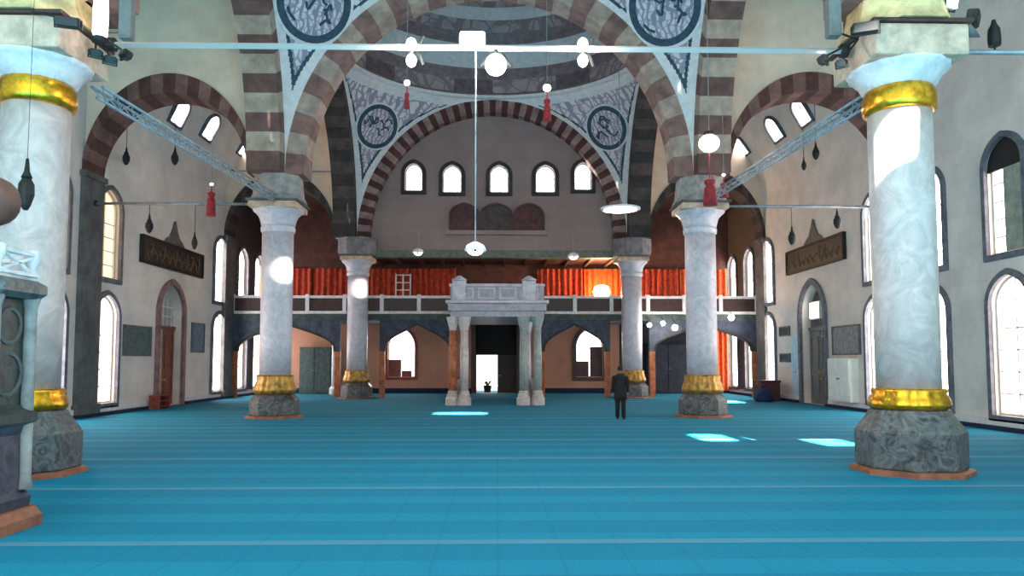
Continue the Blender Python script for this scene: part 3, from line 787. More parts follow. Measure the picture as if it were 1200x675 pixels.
for x, y, m in ((-1.9, TY0 + .25, ORNG), (-1.38, TY0 + .15, MARBLE), (1.16, TY0 + .15, TRG), (1.78, TY0 + .25, TRG), (-1.6, 36.2, MARBLEG), (1.5, 36.2, MARBLEG)):
    sh = MB().lathe([(.17, .62), (.175, 1.8), (.15, 3.25)], (x, y, 0), 20).build('column_shaft', m, t)
    MB().lathe([(.15, 3.22), (.18, 3.26), (.17, 3.32), (.25, 3.6), (.30, 3.78), (.30, 3.80)], (x, y, 0), 8, rot=PI / 8, smooth=False).build('capital', m if m != ORNG else MARBLE, sh)
    mb = MB().lathe([(.30, .001), (.30, .3), (.24, .36), (.25, .44), (.20, .5), (.21, .58), (.17, .62)], (x, y, 0), 12, smooth=False)
    mb.build('column_base', MARBLE, sh)
for sx in (-1.95, 1.85):
    MB().b2(sx - .06, sx + .06, TY0 + 1.2, TY1 - .2, .001, 1.0).build('side_screen', WOODD if sx < 0 else GREYP, t)

# ------------------------------------------------------------------ tie rods
def tie(label, a, b, r, m, square=False, plates=True):
    a, b = Vector(a), Vector(b)
    t = thing('tie_rod', label, 'tie rod', (a + b) / 2, 'iron tie rods')
    MB().bar(a, b, r, 4 if square else 10).build('rod', m, t)
    d = (b - a).normalized()
    for p, s in ((a, 1), (b, -1)):
        MB().bar(p, p + d * s * .12, r * 2.2, 10).build('end_collar', BLACK, t)
    return t
ZT = 7.42
tie('pale tie rod across the nave carrying lamps between the near columns', (XL + .7, Y1, ZT), (XR - .8, Y1, ZT), .055, M('pale painted iron', (176, 168, 164), .45, .2), True)
tie('grey tie rod from the near left column to the left wall', (XL - .9, Y1, ZT), (-XW + .02, Y1, ZT), .045, IRON)
tie('grey tie rod from the near right column to the right wall', (XR + .8, Y1, ZT), (XW - .02, Y1, ZT), .045, IRON)
tie('thin tie rod across the left aisle at the second column', (XL - .8, Y2, 7.28), (-XW + .1, Y2, 7.28), .05, IRON)
tie('thin tie rod across the right aisle at the second column', (XR + .8, Y2, 7.28), (XW - .1, Y2, 7.28), .05, IRON)
def truss(label, x, y0, y1, z0, z1, m):
    t = thing('lattice_beam', label, 'beam', (x, (y0 + y1) / 2, z0), 'iron lattice beams along the arcades')
    for dx, dz in ((-.1, .1), (.1, .1), (0, -.1)):
        MB().bar((x + dx, y0, z0 + dz), (x + dx, y1, z1 + dz), .03, 8).build('chord', m, t)
    mb = MB(); n = 20
    for k in range(n):
        f = lambda q: (x, y0 + (y1 - y0) * q / n, z0 + (z1 - z0) * q / n)
        a, b = f(k), f(k + .5); c = f(k + 1)
        for dx in (-.1, .1):
            mb.bar((a[0] + dx, a[1], a[2] + .1), (b[0], b[1], b[2] - .1), .012, 5); mb.bar((b[0], b[1], b[2] - .1), (c[0] + dx, c[1], c[2] + .1), .012, 5)
    mb.build('lacing', m, t)
truss('pale iron lattice beam along the left arcade from near to second column', XL + .1, Y1 + .8, Y2 - .8, 6.86, 7.3, IRONB)
truss('blue grey iron lattice beam along the right arcade from near to second column', XR + .05, Y1 + .8, Y2 - .8, 6.86, 7.3, IRONB)
tie('thin tie rod high across the left aisle at the third column', (CX - 7.8, Y3 - .7, 11.6), (-XW + .3, Y3 - .7, 11.6), .04, IRON)

# ------------------------------------------------------------------ lamps on the near tie rod
def pt(x, y, Y): return at(x, y, Y=Y)
def flood(p, face, label, lit, w=.26, h=.2, dep=.12, m=BLACK, group=None, stalk=None, name='floodlight'):
    """box floodlight centred at p facing direction face, on a U bracket"""
    p = Vector(p); face = Vector(face).normalized()
    t = thing(name, label, 'floodlight', p, group)
    q = face.to_track_quat('Y', 'Z').to_matrix().to_4x4(); q.translation = p
    def bx(c, d, mi=0, mb=None):
        mb = mb or MB(); g = bmesh.ops.create_cube(mb.bm, size=1, matrix=q @ Matrix.Translation(c) @ Matrix.Diagonal((*d, 1)))
        return mb
    mb = bx((0, 0, 0), (w, dep, h)); bmesh.ops.bevel(mb.bm, geom=mb.bm.edges[:], offset=.015, segments=2, affect='EDGES'); hsg = mb.build('housing', m, t)
    bx((0, dep / 2 + .006, 0), (w * .86, .012, h * .82)).build('lens', BULB if lit else M('dark lamp glass', (14, 14, 16), .5), t)
    mb = bx((w / 2 + .015, 0, 0), (.02, .04, h * .6)); bx((-w / 2 - .015, 0, 0), (.02, .04, h * .6), mb=mb)
    bx((0, 0, -h * .62), (w + .05, .04, .02), mb=mb); bx((w / 2 + .015, 0, -h * .36), (.02, .04, h * .55), mb=mb); bx((-w / 2 - .015, 0, -h * .36), (.02, .04, h * .55), mb=mb)
    mb.build('bracket', BLACK, t)
    if stalk is not None: MB().bar(p + Vector((0, 0, -h * .6 if stalk[2] < p.z else h * .3)), stalk, .018, 6).build('stalk', BLACK, t)
    return t
YT = Y1
BK = (0, -1, -.15)
LAMPS = []
for x, nm in ((482, 'left'), (683, 'right')):
    pu, pd = pt(x, 52, YT), pt(x, 71, YT)
    rod = Vector((pu.x, YT, ZT))
    for p, up in ((pu, 'above'), (pd, 'below')):
        t = thing('twin_lamp', 'lit white bulb %s the pale tie rod, at its %s pair' % (up, nm), 'lamp', p, 'bulb pairs on the near tie rod')
        MB().ball(p, .10, (.9, .9, 1.15)).build('bulb', BULB, t)
        sgn = 1 if up == 'above' else -1
        LAMPS.append((p.x, YT - .22, p.z))
        MB().bar((p.x + .12, YT + .12, ZT + sgn * .03), (p.x + .2, YT + .14, ZT + sgn * .26), .03, 6).build('bracket', BLACK, t)
        MB().bar((p.x, YT, p.z - sgn * .12), (p.x, YT, ZT + sgn * .05), .04, 8).build('lamp_socket', BLACK, t)
p = pt(554, 46, YT)
flood(p, BK, 'lit white box floodlight standing on the pale tie rod', True, .44, .24, .16, WHITEP, stalk=(p.x, YT, ZT + .05))
p = pt(581, 76, YT)
t = thing('globe_lamp', 'lit white globe lamp hanging under the pale tie rod at its middle', 'lamp', p)
MB().ball(p, .19).build('globe', BULB, t)
MB().bar((p.x, YT, p.z + .17), (p.x, YT, ZT - .04), .045, 8).build('lamp_socket', BLACK, t)
for s in (-1, 1): MB().bar((p.x + s * .1, YT + .1, ZT - .05), (p.x + s * .28, YT + .12, ZT - .28), .03, 6).build('bracket', BLACK, t)
def pendant(label, p, top, r=.17, m=BULB, cord=.012, cm=WHITEP, group=None, dark=True):
    p = Vector(p)
    t = thing('pendant_lamp', label, 'lamp', p, group)
    MB().lathe([(r * .25, r * .75), (r * .8, r * .45), (r, 0), (r * .97, -.02), (r * .7, .2 * r), (.02, r * .4)], p, 24).build('lamp_shade', WHITEP, t)
    MB().ball(p - Vector((0, 0, r * .05)), r * .72, (1, 1, .62)).build('bulb', m, t)
    if dark: MB().ball(p - Vector((0, r * .62, r * .1)), r * .16).build('lamp_finial', BLACK, t)
    MB().bar(p + Vector((0, 0, r * .7)), top, cord, 6).build('cord', cm, t)
    return t
p = pt(557, 293, YT)
pendant('white dome pendant lamp on a long white cord from the near tie rod', p, (p.x, YT, ZT - .05), .19, M('softly lit lamp glass', (255, 248, 236), .4, emit=4), .013, IRON)
for (px, py, Y, lab) in ((672, 301, Y3 - 1.2, 'small lit pendant lamp under the gallery beam, right of the tribune'), (490, 296, Y3 - 1.2, 'small lit pendant lamp under the gallery beam, left of the tribune')):
    p = pt(px, py, Y); pendant(lab, p, (p.x, Y, 10.2 if False else p.z + 1.0), .3, M('faint lamp glass', (240, 236, 226), .4, emit=1.6), .015, IRON)
    MB()
# wide disc lamp near the right third column
p = pt(727, 244, Y2 + 1.2)
t = thing('disc_lamp', 'wide flat white disc lamp hanging before the far right arch pier', 'lamp', p)
MB().lathe([(.1, .1), (.4, .05), (.72, 0), (.72, -.05), (.1, -.06)], p, 32).build('lamp_shade', WHITEP, t)
MB().lathe([(.6, -.065), (.6, -.05)], p, 32).build('lamp_glass', M('softly lit lamp glass', (255, 248, 236), .4, emit=4), t)
MB().bar(p + Vector((0, 0, .1)), (p.x, p.y, 16.2), .012, 5).build('cord', IRON, t)
# hanging lamps with red tassels
def tassel_lamp(label, px, py, Y, ztop, bulb=.13, tl=.9, tw=.09, cord=.25):
    p = pt(px, py, Y)
    t = thing('tassel_lamp', label, 'lamp', p, 'hanging lamps with red tassels')
    if bulb:
        MB().ball(p, bulb, (1, 1, .85)).build('bulb', BULB, t)
        MB().lathe([(bulb * .5, bulb * .7), (bulb * .55, bulb * 1.1), (.03, bulb * 1.25)], p, 14).build('lamp_cap', BLACK, t)
    z = p.z - bulb
    MB().bar((p.x, p.y, z), (p.x, p.y, z - cord), .02, 6, mi=0).build('tassel_cord', REDT, t)
    MB().lathe([(.03, 0), (tw, -.06), (tw * .85, -.16), (tw * .6, -.2), (tw, -.28), (tw * 1.25, -tl)], (p.x, p.y, z - cord + .05), 12).build('tassel', REDT, t)
    MB().bar(p + Vector((0, 0, bulb)), (p.x, p.y, ztop), .01, 5).build('chain', IRON, t)
tassel_lamp('lit round lamp with red tassel hanging before the right arcade beam', 831, 168, 20, 15.4, .28, .75, .16, cord=.75)
tassel_lamp('small lamp with red tassel hanging in the nave right of the middle', 641, 103, 22, 17.0, .12, .7, .10)
tassel_lamp('tiny lamp with red tassel hanging in the nave left of the middle', 477, 97, 22, 17.0, .09, .5, .07)
p = at(248, 232, Y=Y2)
tassel_lamp('dark red tassel hanging on the tie rod of the left aisle', 248, 216, Y2 - .1, 11.0, .05, .85, .13)
tassel_lamp('dark red tassel hanging by the right lattice beam near the second column', 848, 205, Y2 - 1.5, 10.6, .05, .5, .12)

# dark glass mosque lanterns
def lantern(label, px, py, Y, ztop, h=.55, r=.13):
    p = pt(px, py, Y)
    t = thing('hanging_lantern', label, 'lantern', p, 'small dark hanging lanterns')
    MB().lathe([(.03, -h * .6), (r * .6, -h * .5), (r, -h * .25), (r * .95, 0), (r * .5, h * .15)], p, 12, smooth=False).build('lantern_body', M('dark bronze', (28, 24, 22), .6, .2, var=.3, scale=8), t)
    MB().lathe([(r * .7, h * .15), (r * .35, h * .3), (.02, h * .6)], p, 12).build('lantern_cap', M('dark bronze', (46, 40, 36)), t)
    MB().bar(p + Vector((0, 0, h * .55)), (p.x, p.y, ztop), .012 if Y > 15 else .004, 5).build('chain', BLACK, t)
lantern('dark lantern high in the left aisle, nearer the tall window', 148, 183, Y2 + 1.5, 12.5)
lantern('dark lantern high in the left aisle, middle of the vault', 205, 183, Y2 + 1.5, 13.4)
lantern('dark lantern under the left tie rod, beside the calligraphy panel near end', 175, 262, Y2, 7.28)
lantern('dark lantern under the left tie rod, beside the calligraphy panel far end', 228, 282, Y2 + .05, 7.28, .5, .1)
lantern('dark lantern under the right tie rod, left of the panel crest', 928, 276, Y2, 7.28)
lantern('dark lantern under the right tie rod, right of the panel crest', 981, 257, Y2, 7.28)
lantern('small dark lantern high in the right aisle, left of its pair', 942, 192, Y2 + 1.5, 13.4, .4, .09)
lantern('dark lantern high in the right aisle, right of its pair', 956, 177, Y2 + 1.5, 13.2)
lantern('tall black lantern hanging before the near left column, beside the pulpit ball', 31, 216, 10.6, 16.6, .62, .105)

# ------------------------------------------------------------------ fixtures on the near capitals
g = 'lights and speakers on the near columns'
def speaker(label, px, py, Y, w, h, m, tie_to):
    p = pt(px, py, Y)
    t = thing('loudspeaker', label, 'speaker', p, g)
    MB().box(p, (w, w * .9, h), 0, 0, .02).build('cabinet', m, t)
    MB().box(p + Vector((0, -w * .46, 0)), (w * .8, .012, h * .9)).build('grille', M('pale grille', (214, 210, 204), .6) if m == WHITEP else GREYP if m != BLACK else BLACK, t)
    MB().bar(p + Vector((0, .02, -h * .3)), tie_to, .02, 6).build('bracket', BLACK, t)
cl = Vector((XL + .65, Y1 - .3, 7.5)); cr = Vector((XR - .75, Y1 - .3, 7.5))
p = pt(118, 20, Y1 - .6)
t = thing('tube_light', 'tall lit white tube light on the near left capital', 'lamp', p, g)
MB().lathe([(.09, -.36), (.115, -.28), (.12, .1), (.10, .36)], p, 20).build('lamp_tube', M('lit tube glass', (255, 250, 242), .4, emit=2.5), t)
MB().lathe([(.12, -.44), (.125, -.36), (.09, -.34)], p, 16).build('lamp_cap', BLACK, t)
MB().bar(p - Vector((0, 0, .42)), cl, .02, 6).build('bracket', BLACK, t)
speaker('tall dark grey loudspeaker beside the white one on the near left capital', 149, 22, Y1 - .6, .2, .72, GREYP, cl)
flood(pt(80, 26, Y1 - 1.0), (.3, -1, -.3), 'black box floodlight on the face of the near left capital', False, .36, .15, .2, BLACK, g, (XL - .1, Y1 - .85, 7.6))
for k, (px, py) in enumerate(((112, 62), (129, 70), (147, 64))):
    flood(pt(px, py, Y1 - .7), (.6, .8 if k == 2 else -.8, -.35), 'small black spotlight at the near left capital, %s of three' % ('leftmost', 'middle', 'rightmost')[k], False, .17, .13, .15, BLACK, g, cl, 'spotlight')
speaker('dark column loudspeaker left of the near right capital', 976, 22, Y1 - .5, .22, .66, GREYP, cr)
flood(pt(1014, 33, Y1 - 1.0), (-.4, -1, -.2), 'black box floodlight on the face of the near right capital', False, .40, .17, .2, BLACK, g, (XR - .5, Y1 - .85, 7.62))
for k, (px, py) in enumerate(((965, 70), (986, 74))):
    flood(pt(px, py, Y1 - .6), (-.6, .8 if k == 0 else -.8, -.35), 'small black spotlight left of the near right capital, %s of two' % ('left', 'right')[k], False, .15, .13, .14, BLACK, g, cr, 'spotlight')
flood(pt(1113, 4, Y1 - .4), (.4, -1, -.2), 'lit white floodlight above the near right capital', True, .22, .2, .14, WHITEP, g, (XR + .7, Y1 - .2, 7.62))
flood(pt(1140, 22, Y1 - .3), (.8, -.6, -.2), 'black tilted floodlight right of the near right capital', False, .34, .24, .18, BLACK, g, (XR + .8, Y1 - .2, 7.5))
p = pt(1126, 42, Y1 - .3)
t = thing('horn_loudspeaker', 'grey horn loudspeaker on the right side of the near right capital', 'speaker', p, g)
MB().lathe([(.05, -.22), (.07, -.05), (.12, .08), (.22, .2), (.2, .2), (.06, .0)], (0, 0, 0), 20).build('horn', GREYP, t)
t.children[0].matrix_parent_inverse = Matrix.Identity(4); t.rotation_euler = (math.radians(60), 0, math.radians(50))
mb = MB(); mb.bar((0, 0, -.2), (-.12, .1, -.34), .02, 6); o = mb.build('bracket', BLACK, t); o.matrix_parent_inverse = Matrix.Identity(4)
p = pt(1165, 40, Y1)
t = thing('loudspeaker', 'small black loudspeaker standing on the right tie rod', 'speaker', p, g)
MB().lathe([(.10, -.22), (.11, -.1), (.10, .08), (.05, .18), (.03, .26)], p, 14).build('cabinet', BLACK, t)
MB().bar(p - Vector((0, 0, .2)), (p.x, Y1, ZT), .02, 6).build('bracket', BLACK, t)

# ------------------------------------------------------------------ calligraphy panels and boards on the walls
def panel(s, y0, y1, z0, z1, label):
    t = thing('calligraphy_panel', label, 'panel', (s * XW, (y0 + y1) / 2, z0), 'long calligraphy panels')
    fi, fo = s * (XW - .10), s * XW
    MB().prism([(y0, z0), (y1, z0), (y1, z1), (y0, z1)], UY, fi, fo).build('board', M('black brown lacquer', (44, 34, 32), .5, var=.3, scale=5), t)
    MB().band([(y0, z0), (y1, z0), (y1, z1), (y0, z1)], [(y0 - .1, z0 - .1), (y1 + .1, z0 - .1), (y1 + .1, z1 + .1), (y0 - .1, z1 + .1)], UY, s * (XW - .16), fo).build('frame', M('dark bronze', (46, 40, 36)), t)
    mb = MB(); rr = random.Random(3 + s); zc = (z0 + z1) / 2; x = s * (XW - .12)
    y = y0 + .3
    while y < y1 - .5:
        w = rr.uniform(.3, .6); k = rr.random()
        pts = [(y + w * q / 6, zc - .12 + (.16 + .12 * k) * math.sin(q * 1.0 + k * 3)) for q in range(7)]
        for a, b in zip(pts, pts[1:]): mb.bar((x, a[0], a[1]), (x, b[0], b[1]), .022, 5)
        if k > .35: mb.bar((x, y + w * .8, zc - .18), (x, y + w * .85, zc + .32), .022, 5)
        mb.ball((x, y + w * .5, zc + (.25 if k > .5 else -.3)), .035, n=6)
        y += w + .1
    mb.bar((x, y0 + .3, zc - .06), (x, y1 - .35, zc - .06), .014, 5)
    mb.build('lettering', M('faded gilt', (112, 88, 58), .7), t)
    yc = (y0 + y1) / 2
    poly = [(yc - 1.0, z1 + .1), (yc + 1.0, z1 + .1), (yc + .75, z1 + .3), (yc + .42, z1 + .45), (yc + .2, z1 + .75), (yc, z1 + 1.15), (yc - .2, z1 + .75), (yc - .42, z1 + .45), (yc - .75, z1 + .3)]
    MB().prism(poly, UY, s * (XW - .1), fo).build('crest', M('smoky bronze crest', (98, 90, 88), .6, var=.25, scale=5), t)
panel(-1, 29.05, 34.85, 5.85, 6.75, 'long dark calligraphy panel with pointed crest on the left wall')
panel(1, 29.1, 34.75, 6.05, 6.95, 'long dark calligraphy panel with pointed crest on the right wall')
def board(s, y0, y1, z0, z1, m, label, fm=SURR, rows=3):
    t = thing('notice_board', label, 'board', (s * XW, (y0 + y1) / 2, z0))
    MB().prism([(y0, z0), (y1, z0), (y1, z1), (y0, z1)], UY, s * (XW - .05), s * XW).build('board', m, t)
    MB().band([(y0, z0), (y1, z0), (y1, z1), (y0, z1)], [(y0 - .06, z0 - .06), (y1 + .06, z0 - .06), (y1 + .06, z1 + .06), (y0 - .06, z1 + .06)], UY, s * (XW - .09), s * XW).build('frame', fm, t)
board(-1, 27.95, 30.0, 2.15, 3.2, GREENB, 'grey green notice board on the left wall, before the red door')
board(-1, 34.1, 35.4, 2.35, 3.6, BLUEB, 'slate blue notice board on the left wall, past the red door')
board(1, 28.1, 30.3, 2.2, 3.25, M('mid grey board', (128, 128, 126), .6, var=.2, scale=6), 'mid grey notice board on the right wall, near side of the arched niche')
board(1, 34.9, 36.0, 3.15, 3.5, BLACK, 'small black plaque on the right wall past the niche, upper of two')
board(1, 34.9, 36.0, 1.9, 2.2, BLUED, 'small dark plaque on the right wall past the niche, lower of two')
t = thing('wall_cabinet', 'pale cream cabinet standing at the right wall under the grey board', 'cabinet', (XW - .2, 29.2, 0))
MB().b2(XW - .35, XW, 28.3, 30.2, .301, 2.0, bev=.02).build('body', M('pale cream enamel', (232, 232, 222), .5, var=.04), t)
for k in range(2):
    dd = MB().b2(XW - .38, XW - .35, 28.36 + k * .93, 29.22 + k * .93, .36, 1.94, bev=.01).build('cabinet_door', M('pale cream enamel', (232, 232, 222)), t)
    MB().ball((XW - .4, 29.15 + k * .14, 1.2), .03, n=8).build('knob', BLACK, dd)
t = thing('pale_blue_cabinet', 'tall pale blue cabinet against the right wall beside the grey niche', 'cabinet', (XW - .02, 34.2, .3))
MB().b2(XW - .03, XW, 33.65, 34.75, .301, 3.0, bev=.005).build('body', PBLUE, t)
for k in range(2):
    dd = MB().b2(XW - .045, XW - .03, 33.69 + k * .52, 34.19 + k * .52, .36, 2.9).build('cabinet_door', PBLUE, t)
    MB().ball((XW - .06, 34.13 + k * .14, 1.4), .025, n=8).build('knob', IRON, dd)
# things at the foot of the walls
t = thing('storage_chest', 'dark maroon wooden chest standing against the right wall past the niche', 'chest', (12.95, 35.7, 0))
MR = M('dark maroon wood', (78, 24, 26), .5, var=.25, scale=5)
MB().b2(12.6, 13.5, 35.2, 36.3, .001, .86, bev=.03).build('body', MR, t)
MB().b2(12.56, 13.54, 35.16, 36.34, .86, .98, bev=.03).build('lid', MR, t)
MB().b2(12.53, 12.6, 35.68, 35.82, .74, .88, bev=.01).build('clasp', DGOLD, t)
t = thing('cloth_bag', 'slumped navy cloth bag on the carpet in front of the maroon chest', 'bag', (12.5, 34.6, 0))
mb = MB().lathe([(.36, .001), (.44, .12), (.42, .36), (.30, .56), (.12, .64), (.07, .68), (.12, .78), (.02, .8)], (12.5, 34.6, 0), 20, lobes=7, amp=.12)
mb.build('body', M('navy cloth', (26, 36, 74), .9, var=.3, scale=6), t)
MB().lathe([(.10, .63), (.11, .66), (.10, .69)], (12.5, 34.6, 0), 12).build('drawstring', BLACK, t)
t = thing('shoe_rack', 'low red brown shoe rack at the foot of the left wall beside the red door', 'rack', (-13.3, 30.0, 0))
for y in (29.55, 30.45): MB().b2(-13.62, -13.2, y - .02, y + .02, .001, .55).build('side_panel', WOODR, t)
for z in (.08, .3, .52): MB().b2(-13.62, -13.2, 29.57, 30.43, z, z + .025).build('shelf', WOODR, t)

# ------------------------------------------------------------------ pulpit at the left edge
px0, py0 = -6.28, 8.55
t = thing('pulpit', 'tall carved pulpit of dark green marble with pale posts at the left edge', 'pulpit', (px0, py0, 0))
R8 = [(px0 + .88 * math.cos(PI / 8 + k * PI / 4), py0 + .88 * math.sin(PI / 8 + k * PI / 4)) for k in range(8)]
MB().lathe([(1.04, .001), (1.04, .12), (1.0, .16), (.97, .22)], (px0, py0, 0), 8, rot=PI / 8, smooth=False).build('base_step', BROWN, t)
MB().lathe([(.90, .22), (.92, .34), (.84, .42), (.82, 1.05), (.86, 1.15)], (px0, py0, 0), 8, rot=PI / 8, smooth=False).build('pedestal', M('purple grey marble', (84, 76, 90), .4, scale=4, col2=(44, 40, 48), vein=True), t)
MB().lathe([(.86, 1.15), (.95, 1.2), (.95, 1.3), (.84, 1.36), (.80, 1.4), (.80, 2.6), (.84, 2.66)], (px0, py0, 0), 8, rot=PI / 8, smooth=False).build('drum', GREEN, t)
for k in range(8):
    x, y = R8[k]
    x, y = px0 + (x - px0) * .95, py0 + (y - py0) * .95
    post = MB().lathe([(.10, .42), (.075, .55), (.07, 2.5), (.10, 2.62), (.10, 2.7)], (x, y, 0), 10).build('corner_post', M('grey beige stone', (150, 142, 138), .6, var=.2), t)
    MB().lathe([(.08, 2.7), (.10, 2.76), (.05, 2.84), (.05, 3.0), (.09, 3.08), (.09, 3.2)], (x, y, 0), 10).build('post_cap', WHITE, post)
MB().lathe([(.92, 2.62), (1.0, 2.68), (1.0, 2.78), (.9, 2.84)], (px0, py0, 0), 8, rot=PI / 8, smooth=False).build('cornice', PLINTH, t)
for k in range(8):
    (xa, ya), (xb, yb) = R8[k], R8[(k + 1) % 8]
    mb = MB()
    for zz in (2.9, 3.14): mb.bar((xa, ya, zz), (xb, yb, zz), .03, 6)
    mb.bar((xa, ya, 3.14), (xb, yb, 2.9), .02, 6); mb.bar((xa, ya, 2.9), (xb, yb, 3.14), .02, 6)
    mb.build('railing', WHITE, t)
    # carved round bosses on each drum panel
    mx, my = (xa + xb) / 2 - px0, (ya + yb) / 2 - py0; L = math.hypot(mx, my); nx, ny = mx / L, my / L
    for zz, rr in ((2.3, .2), (1.75, .24)):
        mb = MB()
        for q in range(16):
            a, b = 2 * PI * q / 16, 2 * PI * (q + 1) / 16
            tx, ty = -ny, nx; rad = L * .91
            P = lambda an: (px0 + nx * rad + tx * rr * math.cos(an), py0 + ny * rad + ty * rr * math.cos(an), zz + rr * math.sin(an))
            mb.bar(P(a), P(b), .025, 5)
        mb.build('carved_ring', PILA, t)
pf = at(-7, 236, Y=py0)
MB().bar((pf.x, pf.y, 2.7), (pf.x, pf.y, pf.z - .2), .07, 10).build('lamp_pole', WOODR, t)
MB().ball(pf, .27, (1, 1, 1.05)).build('wooden_ball', M('turned brown wood', (112, 66, 54), .6, var=.2), t)

# ------------------------------------------------------------------ lamps in the gallery
p = at(705, 343, Y=YB - 1.2)
t = thing('gallery_lamp', 'bright glowing lamp on the gallery before the orange curtain', 'lamp', (p.x, p.y, 4.33))
MB().lathe([(.2, 0), (.2, .04), (.03, .08), (.03, p.z - 4.33 - .3)], (p.x, p.y, 4.33), 14).build('lamp_stand', BLACK, t)
MB().lathe([(.1, -.36), (.38, -.26), (.5, .05), (.4, .34), (.14, .44)], p, 20).build('lamp_glass', BULBW, t)
def pl(loc, e, col, r=.15):
    l = bpy.data.lights.new('lamp_light', 'POINT'); l.energy = e; l.color = col; l.shadow_soft_size = r
    o = bpy.data.objects.new('lamp_light', l); COL.objects.link(o); o.location = loc; return o
pl((p.x, p.y - .5, p.z + .1), 420, (1, .72, .4))
for q in LAMPS: pl(q, 25, (1, .96, .92), .08)
q = pt(581, 76, YT); pl((q.x, YT - .28, q.z), 40, (1, .96, .92), .1)
q = pt(540, 50, YT); pl((q.x - .2, YT - .25, q.z), 30, (1, .96, .92), .1)
for k, (px, py, nm) in enumerate(((761, 381, 'left of the pair'), (777, 379, 'right of the pair'), (791, 384, 'beside the right column'), (857, 372, 'before the orange curtain'))):
    q = at(px, py, Y=GY - .75)
    t = thing('hanging_bulb', 'small lit bulb hanging before the right end of the gallery, ' + nm, 'lamp', q, 'small bulbs under the gallery')
    MB().ball(q, .12 if k < 2 else .16).build('bulb', BULB, t)
    MB().bar(q + Vector((0, 0, .1)), (q.x, q.y, q.z + .28), .02, 5).build('cord', BLACK, t)
    MB().bar((q.x, q.y, q.z + .27), (q.x, GY - .12, max(q.z + .3, 4.2)), .02, 5).build('bracket_arm', BLACK, t)
    pl(q - Vector((0, .3, .1)), 14, (1, .9, .78), .1)
# cupboards under the gallery
def cupboard(x0, x1, z1, m, label):
    t = thing('cupboard', label, 'cupboard', ((x0 + x1) / 2, YB - .5, 0))
    MB().b2(x0, x1, YB - .75, YB - .07, .001, z1, bev=.02).build('body', m, t)
    w = (x1 - x0) / 2
    for k in range(2):
        dd = MB().b2(x0 + .04 + k * w, x0 + w * (k + 1) - .04, YB - .79, YB - .75, .1, z1 - .1, bev=.01).build('cupboard_door', m, t)
        MB().ball((x0 + w + (-.1 if k == 0 else .1), YB - .81, z1 * .5), .035, n=8).build('knob', GOLD, dd)
cupboard(8.8, 11.2, 2.9, M('blue black paint', (38, 42, 56), .7, var=.3, scale=3), 'tall dark blue cupboard under the right end of the gallery')
cupboard(-11.4, -9.6, 2.7, GREENB, 'tall grey green cupboard under the left end of the gallery')
for k, (x, lb) in enumerate(((-11.9, 'left of'), (-9.1, 'right of'))):
    t = thing('gallery_post', 'slim pale stone post under the gallery, %s the grey green cupboard' % lb, 'post', (x, YB - 2.0, 0), 'pale posts under the gallery')
    MB().lathe([(.16, .5), (.16, 3.3)], (x, YB - 2.0, 0), 16).build('shaft', WHITE, t)
    MB().lathe([(.28, .001), (.28, .35), (.18, .5)], (x, YB - 2.0, 0), 12).build('post_base', WHITE, t)
    MB().lathe([(.16, 3.3), (.3, 3.8), (.34, 4.07)], (x, YB - 2.0, 0), 12).build('capital', WHITE, t)

